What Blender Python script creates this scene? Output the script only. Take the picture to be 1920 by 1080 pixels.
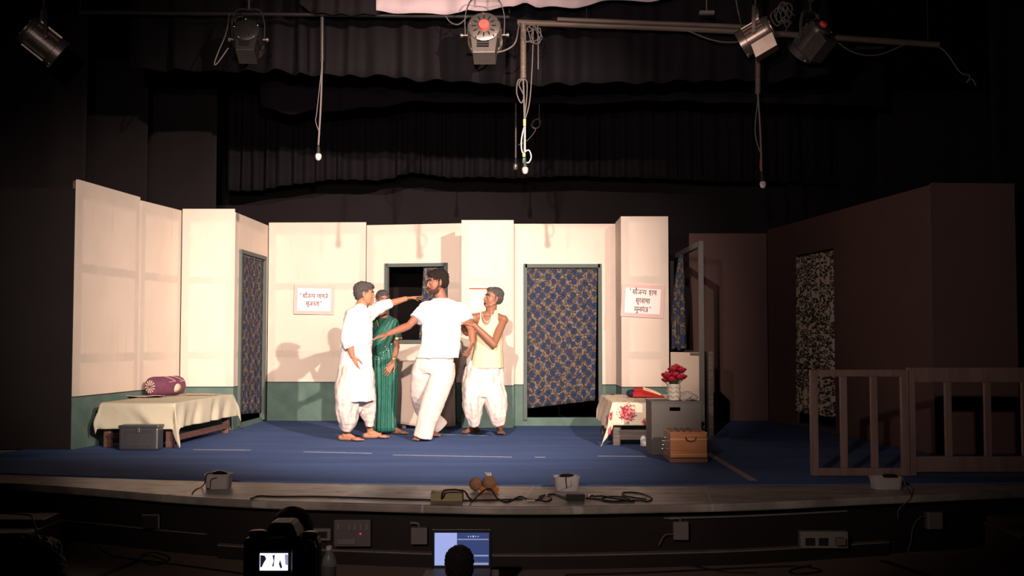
import bpy, bmesh, math, random
from mathutils import Vector, Matrix, noise
for o in list(bpy.data.objects): bpy.data.objects.remove(o)
SC = bpy.context.scene
COL = SC.collection
V = Vector
rnd = random.Random(7)
# ---------------------------------------------------------------- camera
F = 2050.0
PITCH = math.atan(98.0 / F)
CAMZ = 1.06
cd = bpy.data.cameras.new('camera'); cam = bpy.data.objects.new('camera', cd); COL.objects.link(cam)
cam.location = (0, 0, CAMZ); cam.rotation_euler = (math.pi/2 + PITCH, 0, 0)
cd.sensor_width = 36; cd.lens = F / 1920 * 36; cd.clip_start = 0.05; cd.clip_end = 100
SC.camera = cam
# ---------------------------------------------------------------- world, lamps, exposure
w = bpy.data.worlds.new('world'); SC.world = w; w.use_nodes = True
w.node_tree.nodes['Background'].inputs[0].default_value = (1, 0.85, 0.8, 1)
w.node_tree.nodes['Background'].inputs[1].default_value = 0.004
SC.view_settings.view_transform = 'Standard'; SC.view_settings.look = 'None'
SC.view_settings.exposure = 0.0; SC.view_settings.gamma = 1.0
def spot(name, loc, aim, power, size, blend, color, radius=0.06):
    l = bpy.data.lights.new(name, 'SPOT'); l.energy = power; l.spot_size = math.radians(size); l.spot_blend = blend
    l.color = color; l.shadow_soft_size = radius
    o = bpy.data.objects.new(name, l); COL.objects.link(o); o.location = loc
    o.rotation_euler = (V(aim) - V(loc)).to_track_quat('-Z', 'Y').to_euler()
    return o
WARM = (1.0, 0.79, 0.68)
spot('spot_light_right_side', (3.5, 1.0, 4.05), (-2.0, 13, 1.15), 8300, 35, 0.85, WARM)
spot('spot_light_centre', (-0.85, 1.0, 4.1), (-0.9, 13, 1.25), 6300, 36, 0.85, WARM)
spot('fill_light_left_end', (1.4, 1.0, 4.0), (-4.3, 12, 1.35), 2100, 24, 0.9, WARM)  # added fill lamp that brightens the left walls
spot('fill_light_borders', (0.0, 0.8, 2.1), (-0.2, 14, 4.0), 1150, 40, 0.8, (1.0, 0.80, 0.78))  # added narrow fill, put in only to lift the border curtains
spot('spot_light_wash', (-1.2, 0.6, 2.4), (0.6, 13, 2.8), 570, 66, 0.6, (1.0, 0.80, 0.72))
spot('spot_light_valance', (1.5, 7.6, 4.60), (1.05, 10.4, 4.15), 5, 70, 1.0, (1.0, 0.78, 0.75))
# ---------------------------------------------------------------- projection helper: photo pixel -> world point
def U(px, py, Y=None, Z=None):
    u = (px - 960) / F; v = (540 - py) / F
    d = V((u, math.cos(PITCH) - math.sin(PITCH)*v, math.sin(PITCH) + math.cos(PITCH)*v))
    t = Y / d.y if Y is not None else (Z - CAMZ) / d.z
    return V((0, 0, CAMZ)) + d * t
# ---------------------------------------------------------------- materials
def new_mat(name):
    m = bpy.data.materials.new(name); m.use_nodes = True
    nt = m.node_tree; return m, nt, nt.nodes['Principled BSDF']
def rgb(c): return (c[0], c[1], c[2], 1)
def mat(name, col, rough=0.7, metal=0.0, var=0.12, scale=8.0, bump=0.0, bscale=60.0, spec=0.3, trans=0.0, emis=None, estr=0):
    m, nt, b = new_mat(name)
    tc = nt.nodes.new('ShaderNodeTexCoord')
    n = nt.nodes.new('ShaderNodeTexNoise'); n.inputs['Scale'].default_value = scale; n.inputs['Detail'].default_value = 4
    nt.links.new(tc.outputs['Object'], n.inputs['Vector'])
    mx = nt.nodes.new('ShaderNodeMix'); mx.data_type = 'RGBA'
    mx.inputs['A'].default_value = rgb([c*(1-var) for c in col]); mx.inputs['B'].default_value = rgb([min(1, c*(1+var)) for c in col])
    nt.links.new(n.outputs['Fac'], mx.inputs['Factor']); nt.links.new(mx.outputs['Result'], b.inputs['Base Color'])
    b.inputs['Roughness'].default_value = rough; b.inputs['Metallic'].default_value = metal
    b.inputs['Specular IOR Level'].default_value = spec
    if trans: b.inputs['Transmission Weight'].default_value = trans
    if bump:
        n2 = nt.nodes.new('ShaderNodeTexNoise'); n2.inputs['Scale'].default_value = bscale; n2.inputs['Detail'].default_value = 3
        nt.links.new(tc.outputs['Object'], n2.inputs['Vector'])
        bp = nt.nodes.new('ShaderNodeBump'); bp.inputs['Strength'].default_value = bump; bp.inputs['Distance'].default_value = 0.02
        nt.links.new(n2.outputs['Fac'], bp.inputs['Height']); nt.links.new(bp.outputs['Normal'], b.inputs['Normal'])
    if emis:
        b.inputs['Emission Color'].default_value = rgb(emis); b.inputs['Emission Strength'].default_value = estr
    return m
class NT:
    """small node expression helper"""
    def __init__(s, nt): s.nt = nt
    def m(s, op, a, b=None, c=None, clamp=False):
        n = s.nt.nodes.new('ShaderNodeMath'); n.operation = op; n.use_clamp = clamp
        for i, x in enumerate((a, b, c)):
            if x is None: continue
            if isinstance(x, (int, float)): n.inputs[i].default_value = x
            else: s.nt.links.new(x, n.inputs[i])
        return n.outputs[0]
    def mix(s, f, a, b):
        n = s.nt.nodes.new('ShaderNodeMix'); n.data_type = 'RGBA'
        for k, x in (('Factor', f), ('A', a), ('B', b)):
            if isinstance(x, (int, float)): n.inputs[k].default_value = x
            elif isinstance(x, (tuple, list)): n.inputs[k].default_value = rgb(x)
            else: s.nt.links.new(x, n.inputs[k])
        return n.outputs['Result']
    def noise(s, vec, scale, detail=3, dist=0.0):
        n = s.nt.nodes.new('ShaderNodeTexNoise'); n.inputs['Scale'].default_value = scale; n.inputs['Detail'].default_value = detail
        n.inputs['Distortion'].default_value = dist
        s.nt.links.new(vec, n.inputs['Vector']); return n.outputs['Fac']
    def voro(s, vec, scale, rand=1.0, out='Distance', feat='F1'):
        n = s.nt.nodes.new('ShaderNodeTexVoronoi'); n.feature = feat; n.inputs['Scale'].default_value = scale; n.inputs['Randomness'].default_value = rand
        s.nt.links.new(vec, n.inputs['Vector']); return n.outputs[out]
    def ramp(s, f, lo, hi):   # smooth 0..1 between lo and hi
        n = s.nt.nodes.new('ShaderNodeMapRange'); n.interpolation_type = 'SMOOTHSTEP'
        s.nt.links.new(f, n.inputs[0]); n.inputs[1].default_value = lo; n.inputs[2].default_value = hi
        return n.outputs[0]
    def uv(s):
        return s.nt.nodes.new('ShaderNodeTexCoord').outputs['UV']
    def sep(s, v):
        n = s.nt.nodes.new('ShaderNodeSeparateXYZ'); s.nt.links.new(v, n.inputs[0]); return n.outputs
    def mapping(s, v, scale=(1,1,1), loc=(0,0,0), rot=(0,0,0)):
        n = s.nt.nodes.new('ShaderNodeMapping'); n.inputs['Scale'].default_value = scale; n.inputs['Location'].default_value = loc; n.inputs['Rotation'].default_value = rot
        s.nt.links.new(v, n.inputs['Vector']); return n.outputs[0]
    def bump(s, h, strength, dist, b):
        bp = s.nt.nodes.new('ShaderNodeBump'); bp.inputs['Strength'].default_value = strength; bp.inputs['Distance'].default_value = dist
        s.nt.links.new(h, bp.inputs['Height']); s.nt.links.new(bp.outputs['Normal'], b.inputs['Normal'])
CREAM = (0.78, 0.655, 0.55)
def flat_mat(name, width, wains=0.5, bands=(1.77, 0.88), seams=()):
    m, nt, b = new_mat(name); k = NT(nt)
    uv = k.uv(); s = k.sep(uv); u, v = s[0], s[1]
    n1 = k.noise(uv, 1.6, 5); n2 = k.noise(uv, 14, 4)
    nw = k.noise(k.mapping(uv, (6, 0.7, 1)), 2.0, 4)
    col = k.mix(k.ramp(n1, .3, .7), (CREAM[0]*.93, CREAM[1]*.93, CREAM[2]*.92), CREAM)
    # dusty marks of the timber frame behind the cloth
    edge = k.m('MINIMUM', u, k.m('SUBTRACT', width, u))
    e = k.m('SUBTRACT', 1.0, k.ramp(k.m('ADD', edge, k.m('MULTIPLY', k.m('SUBTRACT', n2, .5), .05)), 0.07, 0.12))
    for bz in bands:
        d = k.m('ABSOLUTE', k.m('SUBTRACT', v, bz))
        e = k.m('MAXIMUM', e, k.m('SUBTRACT', 1.0, k.ramp(k.m('ADD', d, k.m('MULTIPLY', k.m('SUBTRACT', n2, .5), .04)), 0.03, 0.06)))
    e = k.m('MAXIMUM', e, k.ramp(v, 2.42, 2.5))
    e = k.m('MULTIPLY', e, k.ramp(n1, .25, .6))
    col = k.mix(k.m('MULTIPLY', e, 0.50), col, (0.50, 0.44, 0.38))
    streak = k.ramp(nw, .58, .72)
    col = k.mix(k.m('MULTIPLY', streak, .18), col, (0.5, 0.42, 0.33))
    if wains:
        g = k.mix(k.ramp(k.noise(uv, 5, 4), .3, .7), (0.095, 0.155, 0.132), (0.130, 0.200, 0.168))
        line = k.m('LESS_THAN', v, wains + .012)
        col = k.mix(line, col, (0.04, 0.05, 0.045))
        col = k.mix(k.m('LESS_THAN', v, wains), col, g)
    nt.links.new(col, b.inputs['Base Color']); b.inputs['Roughness'].default_value = .85; b.inputs['Specular IOR Level'].default_value = .15
    k.bump(n1, .15, .03, b)
    return m
def floral_mat():
    m, nt, b = new_mat('blue_rosette_print_cotton'); k = NT(nt); uv = k.uv()
    wob = k.noise(uv, 22, 3)
    base = k.mix(k.ramp(k.noise(uv, 45, 3), .45, .56), (0.135, 0.108, 0.088), (0.045, 0.030, 0.024))
    base = k.mix(k.ramp(k.noise(k.mapping(uv, loc=(3,1,0)), 30, 2), .52, .6), base, (0.19, 0.165, 0.15))
    d = k.voro(k.mapping(uv, (1, 1.0, 1), rot=(0, 0, .78)), 9.0, .28)
    dd = k.m('ADD', d, k.m('MULTIPLY', k.m('SUBTRACT', wob, .5), .38))
    col = k.mix(k.m('LESS_THAN', dd, .42), base, (0.05, 0.035, 0.03))
    col = k.mix(k.m('LESS_THAN', dd, .37), col, k.mix(k.ramp(k.noise(uv, 60, 2), .4, .6), (0.020, 0.032, 0.075), (0.040, 0.056, 0.108)))
    col = k.mix(k.m('LESS_THAN', dd, .10), col, (0.015, 0.02, 0.05))
    nt.links.new(col, b.inputs['Base Color']); b.inputs['Roughness'].default_value = .9; b.inputs['Specular IOR Level'].default_value = .1
    return m
def leopard_mat():
    m, nt, b = new_mat('leopard_print_cotton'); k = NT(nt); uv = k.uv()
    vv = k.mapping(uv, (1.2, 1, 1)); d = k.voro(vv, 27, 1.0); n = k.noise(uv, 50, 3)
    ring = k.m('MULTIPLY', k.m('GREATER_THAN', k.m('ADD', d, k.m('MULTIPLY', n, .3)), .40), k.m('LESS_THAN', k.m('ADD', d, k.m('MULTIPLY', n, .35)), .74))
    col = k.mix(ring, (0.46, 0.36, 0.26), (0.025, 0.017, 0.015))
    nt.links.new(col, b.inputs['Base Color']); b.inputs['Roughness'].default_value = .9
    return m
def rose_sheet_mat():
    m, nt, b = new_mat('rose_print_bedspread_cotton'); k = NT(nt); uv = k.uv()
    w = k.noise(uv, 26, 3)
    d = k.m('ADD', k.voro(uv, 2.3, .55), k.m('MULTIPLY', k.m('SUBTRACT', w, .5), .5))
    col = k.mix(k.ramp(k.noise(uv, 4, 3), .3, .7), (0.78, 0.62, 0.45), (0.84, 0.70, 0.55))
    small = k.m('ADD', k.voro(k.mapping(uv, loc=(.3, .7, 0)), 9.5, .8), k.m('MULTIPLY', k.m('SUBTRACT', w, .5), .3))
    col = k.mix(k.m('LESS_THAN', small, .25), col, (0.20, 0.045, 0.03))
    leaf = k.m('MULTIPLY', 0.0, k.m('MULTIPLY', k.m('LESS_THAN', d, .40), k.m('GREATER_THAN', k.noise(uv, 40, 2), .56)))
    col = k.mix(leaf, col, (0.20, 0.16, 0.10))
    petal = k.mix(k.ramp(k.noise(uv, 34, 2), .42, .6), (0.28, 0.025, 0.045), (0.62, 0.20, 0.20))
    s = k.sep(uv)
    for (cu, cv, r) in ((.40, .115, .075), (.585, .03, .035), (.10, .30, .06), (.16, .02, .035), (.22, .13, .03), (.75, .45, .07), (.95, .12, .07)):
        du = k.m('SUBTRACT', s[0], cu); dv = k.m('SUBTRACT', s[1], cv)
        q = k.m('SQRT', k.m('ADD', k.m('MULTIPLY', du, du), k.m('MULTIPLY', dv, dv)))
        q = k.m('ADD', k.m('DIVIDE', q, r), k.m('MULTIPLY', k.m('SUBTRACT', w, .5), 1.1))
        col = k.mix(k.m('MULTIPLY', k.m('LESS_THAN', q, 1.35), k.m('GREATER_THAN', k.noise(uv, 60, 2), .54)), col, (0.20, 0.12, 0.08))
        col = k.mix(k.m('LESS_THAN', q, 1.0), col, petal)
    nt.links.new(col, b.inputs['Base Color']); b.inputs['Roughness'].default_value = .9
    return m
def carpet_mat():
    m, nt, b = new_mat('blue_carpet_felt'); k = NT(nt)
    o = nt.nodes.new('ShaderNodeTexCoord').outputs['Object']
    n = k.noise(k.mapping(o, (.35, 2.2, 1)), 1.4, 5); f = k.noise(o, 120, 2)
    col = k.mix(k.ramp(n, .3, .7), (0.052, 0.092, 0.225), (0.074, 0.124, 0.28))
    col = k.mix(k.m('MULTIPLY', k.ramp(f, .4, .7), .25), col, (0.09, 0.115, 0.21))
    nt.links.new(col, b.inputs['Base Color']); b.inputs['Roughness'].default_value = .95; b.inputs['Specular IOR Level'].default_value = .1
    k.bump(n, .5, .03, b); return m
def stone_mat():
    m, nt, b = new_mat('worn_polished_apron_planks'); k = NT(nt)
    o = nt.nodes.new('ShaderNodeTexCoord').outputs['Object']
    n = k.noise(k.mapping(o, (1, 5, 1)), 1.8, 6); n2 = k.noise(o, 9, 5)
    br = nt.nodes.new('ShaderNodeTexBrick'); br.inputs['Scale'].default_value = 1; br.inputs['Brick Width'].default_value = 1.25; br.inputs['Row Height'].default_value = 2.4
    br.inputs['Mortar Size'].default_value = .008; br.inputs['Mortar Smooth'].default_value = .3
    nt.links.new(k.mapping(o, rot=(0, 0, .12)), br.inputs['Vector'])
    col = k.mix(k.ramp(n, .35, .65), (0.22, 0.18, 0.155), (0.37, 0.315, 0.275))
    col = k.mix(k.m('MULTIPLY', k.ramp(n2, .5, .75), .5), col, (0.10, 0.08, 0.065))
    col = k.mix(br.outputs['Fac'], col, (0.42, 0.37, 0.31))
    nt.links.new(col, b.inputs['Base Color'])
    rr = k.m('ADD', .33, k.m('MULTIPLY', n2, .2)); nt.links.new(rr, b.inputs['Roughness']); b.inputs['Specular IOR Level'].default_value = .6
    k.bump(n2, .12, .01, b); return m
def wood_mat(name, c1, c2, scale=3.0, axis=(1, 12, 12), rough=.6):
    m, nt, b = new_mat(name); k = NT(nt)
    o = nt.nodes.new('ShaderNodeTexCoord').outputs['Object']
    n = k.noise(k.mapping(o, axis), scale, 5, .6)
    nt.links.new(k.mix(k.ramp(n, .3, .7), c1, c2), b.inputs['Base Color']); b.inputs['Roughness'].default_value = rough
    k.bump(n, .2, .005, b); return m
M = {}
M['black_cloth'] = mat('black_velour', (0.0084, 0.0066, 0.0078), .95, var=.25, scale=3, spec=.1)
M['black_cloth2'] = mat('dull_black_masking_cloth', (0.0140, 0.0108, 0.0118), .95, var=.2, scale=2, spec=.1)
M['black_flat'] = mat('black_painted_canvas', (0.017, 0.0135, 0.0135), .9, var=.2, scale=2, spec=.1)
M['dark'] = mat('dark_paint', (0.008, 0.007, 0.007), .8, spec=.2)
M['brown_flat'] = mat('dark_brown_painted_canvas', (0.105, 0.060, 0.053), .85, var=.12, scale=2, spec=.15)
M['rail'] = wood_mat('brown_painted_railing_timber', (0.17, 0.10, 0.085), (0.23, 0.14, 0.115), 2, (10, 10, 1))
M['white_valance'] = mat('pale_pink_valance_cloth', (0.55, 0.42, 0.43), .9, var=.2, scale=4, bump=.3, bscale=12)
M['carpet'] = carpet_mat(); M['stone'] = stone_mat()
M['floral'] = floral_mat(); M['leopard'] = leopard_mat(); M['rose'] = rose_sheet_mat()
M['frame_green'] = mat('grey_green_frame_paint', (0.095, 0.120, 0.110), .7, var=.15)
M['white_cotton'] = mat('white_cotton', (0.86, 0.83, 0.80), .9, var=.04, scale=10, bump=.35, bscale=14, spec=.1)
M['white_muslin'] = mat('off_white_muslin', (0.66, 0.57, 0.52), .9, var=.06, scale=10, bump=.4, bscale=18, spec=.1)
M['cream_vest'] = mat('cream_knit', (0.74, 0.60, 0.38), .9, var=.05, scale=10, bump=.3, bscale=16, spec=.1)
M['green_silk'] = mat('green_silk', (0.013, 0.115, 0.080), .55, var=.25, scale=9, bump=.25, bscale=20, spec=.4)
M['skin_a'] = mat('brown_skin', (0.40, 0.185, 0.105), .55, var=.08, spec=.35)
M['skin_b'] = mat('tan_skin', (0.34, 0.16, 0.10), .55, var=.08, spec=.35)
M['skin_c'] = mat('deep_brown_skin', (0.30, 0.125, 0.075), .55, var=.08, spec=.35)
M['skin_d'] = mat('dark_brown_skin', (0.27, 0.12, 0.07), .5, var=.08, spec=.4)
M['hair_black'] = mat('black_hair', (0.018, 0.012, 0.010), .6, var=.4, scale=90, bump=.8, bscale=140)
M['hair_grey'] = mat('greying_hair', (0.085, 0.075, 0.072), .6, var=.7, scale=55, bump=.8, bscale=140)
M['beard'] = mat('black_stubble_hair', (0.06, 0.03, 0.022), .8, var=.3, scale=60)
M['eye'] = mat('dark_eyes', (0.02, 0.012, 0.01), .2)
M['eye_white'] = mat('eye_whites', (0.7, 0.62, 0.56), .3)
M['lips'] = mat('dark_lips', (0.25, 0.07, 0.05), .5)
M['mouth'] = mat('open_mouth_inside', (0.05, 0.012, 0.01), .6)
M['gold'] = mat('gold_trim', (0.75, 0.55, 0.28), .35, .8)
M['beads'] = mat('black_beads', (0.01, 0.01, 0.01), .25)
M['pearl'] = mat('pale_beads', (0.8, 0.75, 0.66), .3)
M['sparkle'] = mat('silver_sequins', (0.75, 0.80, 0.78), .25, .5)
M['lamp_metal'] = mat('worn_aluminium_lamp_housing', (0.24, 0.20, 0.175), .38, .75, var=.25, scale=14, bump=.1, bscale=50)
M['lamp_dark'] = mat('dark_enamelled_lamp_metal', (0.07, 0.06, 0.055), .4, .6, var=.25, scale=14)
M['lamp_box'] = mat('grey_lamp_box_metal', (0.13, 0.11, 0.10), .45, .6, var=.25, scale=14)
M['lamp_black'] = mat('black_lamp_metal', (0.02, 0.017, 0.016), .5, .4, var=.25, scale=14)  # one even near-black tone for the left lamp
M['red_cap'] = mat('red_lamp_cap', (0.85, 0.10, 0.08), .4)
M['chrome'] = mat('bright_chrome', (0.8, 0.78, 0.75), .15, 1.0)
M['black_plastic'] = mat('black_plastic', (0.012, 0.011, 0.012), .4, spec=.4)
M['cable_black'] = mat('black_rubber_cable', (0.012, 0.010, 0.010), .55)
M['cable_grey'] = mat('grey_rubber_cable', (0.12, 0.10, 0.095), .6)
M['cable_white'] = mat('white_rubber_cable', (0.6, 0.55, 0.5), .6)
M['pole_wood'] = wood_mat('bamboo_pole', (0.075, 0.050, 0.036), (0.13, 0.088, 0.064), 3, (1, 14, 14))
M['tape_yellow'] = mat('yellow_tape', (0.75, 0.55, 0.15), .5)
M['tape_green'] = mat('green_tape', (0.05, 0.30, 0.15), .5)
M['mic_mesh'] = mat('silver_microphone_grille', (0.75, 0.68, 0.64), .4, .6, bump=.5, bscale=400)
M['tin'] = mat('dull_tin_plate', (0.12, 0.12, 0.13), .42, .65, var=.2, scale=9)
M['tin_edge'] = mat('bright_tin_edge', (0.5, 0.48, 0.46), .3, .9)
M['bed_wood'] = wood_mat('reddish_brown_bed_timber', (0.10, 0.045, 0.035), (0.17, 0.085, 0.065))
M['grey_wood'] = wood_mat('weathered_grey_brown_timber', (0.09, 0.065, 0.055), (0.15, 0.115, 0.10))
M['bedsheet'] = mat('cream_yellow_bedsheet_cotton', (0.55, 0.51, 0.385), .9, var=.08, scale=5, bump=.35, bscale=10, spec=.1)
M['tablecloth'] = mat('pale_beige_tablecloth', (0.55, 0.45, 0.38), .9, var=.08, scale=4, bump=.4, bscale=7, spec=.1)
M['newsprint'] = mat('printed_newspaper', (0.48, 0.36, 0.31), .9, var=.45, scale=45)
M['grey_paint'] = mat('grey_painted_plywood', (0.115, 0.105, 0.095), .75, var=.12, scale=5)
M['harm'] = wood_mat('varnished_teak', (0.30, 0.105, 0.038), (0.42, 0.16, 0.06), 3, (1, 14, 14), .35)
M['harm_dark'] = wood_mat('dark_varnished_teak', (0.13, 0.05, 0.025), (0.20, 0.08, 0.04), 3, (1, 14, 14), .35)
M['rose_red'] = mat('crimson_artificial_petal', (0.26, 0.004, 0.016), .6, var=.35, scale=40)
M['leaf'] = mat('dark_green_leaf', (0.03, 0.07, 0.03), .6)
M['paper_wrap'] = mat('crinkled_pale_wrap', (0.48, 0.42, 0.36), .6, var=.2, scale=30, bump=.5, bscale=60)
M['rag'] = mat('grey_crumpled_cloth', (0.34, 0.28, 0.25), .8, var=.3, scale=20, bump=.5, bscale=40)
M['red_cloth'] = mat('red_folded_cloth', (0.40, 0.022, 0.02), .8, var=.3, scale=15)
M['gold_cloth'] = mat('gold_stripe_cloth', (0.80, 0.58, 0.36), .7)
M['navy_cloth'] = mat('navy_cloth', (0.02, 0.02, 0.045), .8)
M['board'] = mat('pink_paper_mount', (0.72, 0.50, 0.46), .8, var=.04)
M['paper'] = mat('white_poster_paper', (0.88, 0.85, 0.80), .8, var=.02)
M['ink'] = mat('maroon_marker_ink', (0.20, 0.05, 0.06), .8)
M['red_ink'] = mat('red_calendar_bar', (0.60, 0.10, 0.05), .8)
M['clear_plastic'] = mat('cloudy_translucent_plastic', (0.55, 0.50, 0.50), .35, var=.05, trans=.45)
M['clear_dim'] = mat('cloudy_grey_plastic', (0.50, 0.42, 0.40), .45, var=.05, trans=.15)
M['coconut'] = mat('brown_coconut_husk', (0.30, 0.15, 0.08), .9, var=.4, scale=60, bump=1, bscale=150)
M['marigold'] = mat('orange_marigold', (0.85, 0.22, 0.02), .8, var=.3, scale=120, bump=1, bscale=200)
M['carton'] = mat('yellowish_carton', (0.34, 0.27, 0.13), .8, var=.1)
M['carton_top'] = mat('pale_wrapping_film', (0.60, 0.50, 0.40), .4, var=.3, scale=30)
M['fascia'] = mat('dark_brown_stage_fascia', (0.014, 0.0085, 0.0075), .7, var=.35, scale=4)
M['fascia_edge'] = mat('scuffed_grey_moulding', (0.16, 0.13, 0.12), .6, var=.4, scale=8)
M['hall_floor'] = mat('brown_hall_floor_cement', (0.23, 0.155, 0.125), .6, var=.15, scale=1.5)
M['inlay'] = mat('dark_floor_inlay', (0.02, 0.012, 0.01), .6)
M['step'] = mat('brown_step_stone', (0.17, 0.11, 0.088), .6, var=.2, scale=4)
M['switch_white'] = mat('yellowed_white_plastic', (0.22, 0.185, 0.165), .5)
M['switch_dim'] = mat('dark_switchboard_plastic', (0.11, 0.085, 0.08), .5)  # one even tone, darker than the socket strip
M['frame_grey'] = mat('grey_frame_paint', (0.13, 0.122, 0.112), .7, var=.15)
M['grey_box'] = mat('grey_plastic_box', (0.15, 0.13, 0.12), .6)
M['led'] = mat('red_indicator_lamp', (0.8, 0.02, 0.03), .5, emis=(1, .02, .05), estr=1.2)
M['bolster'] = mat('purple_maroon_bolster_cotton', (0.155, 0.05, 0.085), .85, var=.35, scale=12)
M['bolster_print'] = mat('cream_print_on_bolster', (0.66, 0.50, 0.40), .85)
M['bolster_line'] = mat('pink_line_print', (0.48, 0.26, 0.30), .85)
M['room'] = mat('black_stage_house_paint', (0.006, 0.005, 0.005), .95, spec=.05)
M['hall_wall'] = mat('dim_brown_hall_plaster', (0.02, 0.015, 0.014), .9, spec=.05)
M['tape'] = mat('worn_pale_floor_tape', (0.34, 0.36, 0.42), .6, var=.5, scale=20)
M['tape_tan'] = mat('tan_floor_tape', (0.34, 0.25, 0.19), .7, var=.2, scale=20)
M['bare_floor'] = mat('bare_wooden_stage_boards', (0.22, 0.17, 0.13), .8, var=.3, scale=6)
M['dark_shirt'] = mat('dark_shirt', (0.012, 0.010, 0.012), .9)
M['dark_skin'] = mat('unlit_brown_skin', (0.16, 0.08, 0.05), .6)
M['glass_bottle'] = mat('clear_bottle_plastic', (0.85, 0.85, 0.85), .12, var=.02, trans=.85)
M['bottle_cap'] = mat('white_bottle_cap', (0.6, 0.6, 0.6), .5)
M['label'] = mat('bottle_label', (0.16, 0.14, 0.14), .7)
M['table_cloth_dim'] = mat('tan_table_cover', (0.14, 0.10, 0.08), .85, var=.1)
# ---------------------------------------------------------------- mesh building
ORG = {}
def frame(d, up=V((0, 0, 1))):
    d = V(d).normalized(); up = V(up)
    s = d.cross(up)
    if s.length < 1e-4: s = d.cross(V((0, 1, 0)))
    s.normalize(); return d, s, s.cross(d).normalized()
def catmull(pts, n=6):
    P = [V(p) for p in pts]
    if len(P) < 3: return P
    P = [P[0]*2 - P[1]] + P + [P[-1]*2 - P[-2]]; out = []
    for i in range(1, len(P) - 2):
        a, b, c, d = P[i-1:i+3]
        for j in range(n):
            t = j / n
            out.append(.5*((2*b) + (c - a)*t + (2*a - 5*b + 4*c - d)*t*t + (3*b - a - 3*c + d)*t**3))
    out.append(P[-2]); return out
class MB:
    def __init__(s): s.bm = bmesh.new(); s.uvl = None
    def ring(s, pts): return [s.bm.verts.new(p) for p in pts]
    def bridge(s, a, b):
        n = len(a)
        for i in range(n):
            try: s.bm.faces.new((a[i], a[(i+1) % n], b[(i+1) % n], b[i]))
            except ValueError: pass
    def skin(s, rings, cap=True):
        rs = [s.ring(r) for r in rings]
        for a, b in zip(rs, rs[1:]): s.bridge(a, b)
        if cap:
            s.bm.faces.new(rs[0][::-1]); s.bm.faces.new(rs[-1])
        return s
    def box(s, c, size, rot=None, R=None):
        R = R if R is not None else (Matrix.Rotation(rot, 3, 'Z') if rot else Matrix.Identity(3))
        h = V(size)/2; vs = []
        for x in (-1, 1):
            for y in (-1, 1):
                for z in (-1, 1): vs.append(s.bm.verts.new(V(c) + R @ V((x*h.x, y*h.y, z*h.z))))
        for f in ((0,1,3,2), (4,6,7,5), (0,4,5,1), (2,3,7,6), (0,2,6,4), (1,5,7,3)): s.bm.faces.new([vs[i] for i in f])
        return s
    def beam(s, a, b, w, h, up=V((0, 0, 1))):
        a, b = V(a), V(b); d, sd, u = frame(b - a, up)
        rr = []
        for p in (a, b): rr.append([p + sd*(w/2)*i + u*(h/2)*j for i, j in ((-1,-1), (1,-1), (1,1), (-1,1))])
        return s.skin(rr)
    def prism(s, poly, vec):
        vec = V(vec); return s.skin([[V(p) for p in poly], [V(p) + vec for p in poly]])
    def cyl(s, a, b, r0, r1=None, n=20, cap=True):
        r1 = r0 if r1 is None else r1; a, b = V(a), V(b); d, sd, u = frame(b - a)
        c = [(math.cos(2*math.pi*i/n), math.sin(2*math.pi*i/n)) for i in range(n)]
        return s.skin([[a + sd*x*r0 + u*y*r0 for x, y in c], [b + sd*x*r1 + u*y*r1 for x, y in c]], cap)
    def lathe(s, base, axis, prof, n=28, cap=True):
        base = V(base); d, sd, u = frame(axis)
        c = [(math.cos(2*math.pi*i/n), math.sin(2*math.pi*i/n)) for i in range(n)]
        return s.skin([[base + d*h + sd*x*max(r, 1e-4) + u*y*max(r, 1e-4) for x, y in c] for h, r in prof], cap)
    def tube(s, pts, r, n=8, smooth=6, closed=False):
        P = catmull(pts, smooth) if smooth else [V(p) for p in pts]
        P = [p for i, p in enumerate(P) if i == 0 or (p - P[i-1]).length > 1e-5]
        rings = []; up = V((0, 0, 1)); prev = None
        for i, p in enumerate(P):
            d = (P[min(i+1, len(P)-1)] - P[max(i-1, 0)]).normalized()
            if prev is None:
                _, sd, u = frame(d)
            else:
                sd = (prev - d*prev.dot(d)).normalized(); u = sd.cross(d).normalized()
            prev = sd
            rr = r[min(len(r)-1, int(i*len(r)/len(P)))] if isinstance(r, (list, tuple)) else r
            rings.append([p + (sd*math.cos(2*math.pi*k/n) + u*math.sin(2*math.pi*k/n))*rr for k in range(n)])
        return s.skin(rings)
    def caps(s, a, b, r0, r1=None, n=16):
        """tapered capsule"""
        r1 = r0 if r1 is None else r1; a, b = V(a), V(b)
        d, sd, u = frame(b - a); rings = []
        for t in (-80, -50, -20): rings.append((a + d*r0*math.sin(math.radians(t)), r0*math.cos(math.radians(t))))
        rings.append((a, r0)); rings.append((b, r1))
        for t in (20, 50, 80): rings.append((b + d*r1*math.sin(math.radians(t)), r1*math.cos(math.radians(t))))
        return s.skin([[c + (sd*math.cos(2*math.pi*k/n) + u*math.sin(2*math.pi*k/n))*r for k in range(n)] for c, r in rings])
    def ell(s, c, ax, n=20, m=12):
        """ellipsoid: ax = three axis vectors"""
        c = V(c); A = [V(a) for a in ax]; rings = []
        for j in range(1, m):
            t = math.pi*j/m - math.pi/2
            rings.append([c + A[2]*math.sin(t) + (A[0]*math.cos(2*math.pi*k/n) + A[1]*math.sin(2*math.pi*k/n))*math.cos(t) for k in range(n)])
        return s.skin(rings)
    def sph(s, c, r, n=16, m=10): return s.ell(c, ((r,0,0), (0,r,0), (0,0,r)), n, m)
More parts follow.
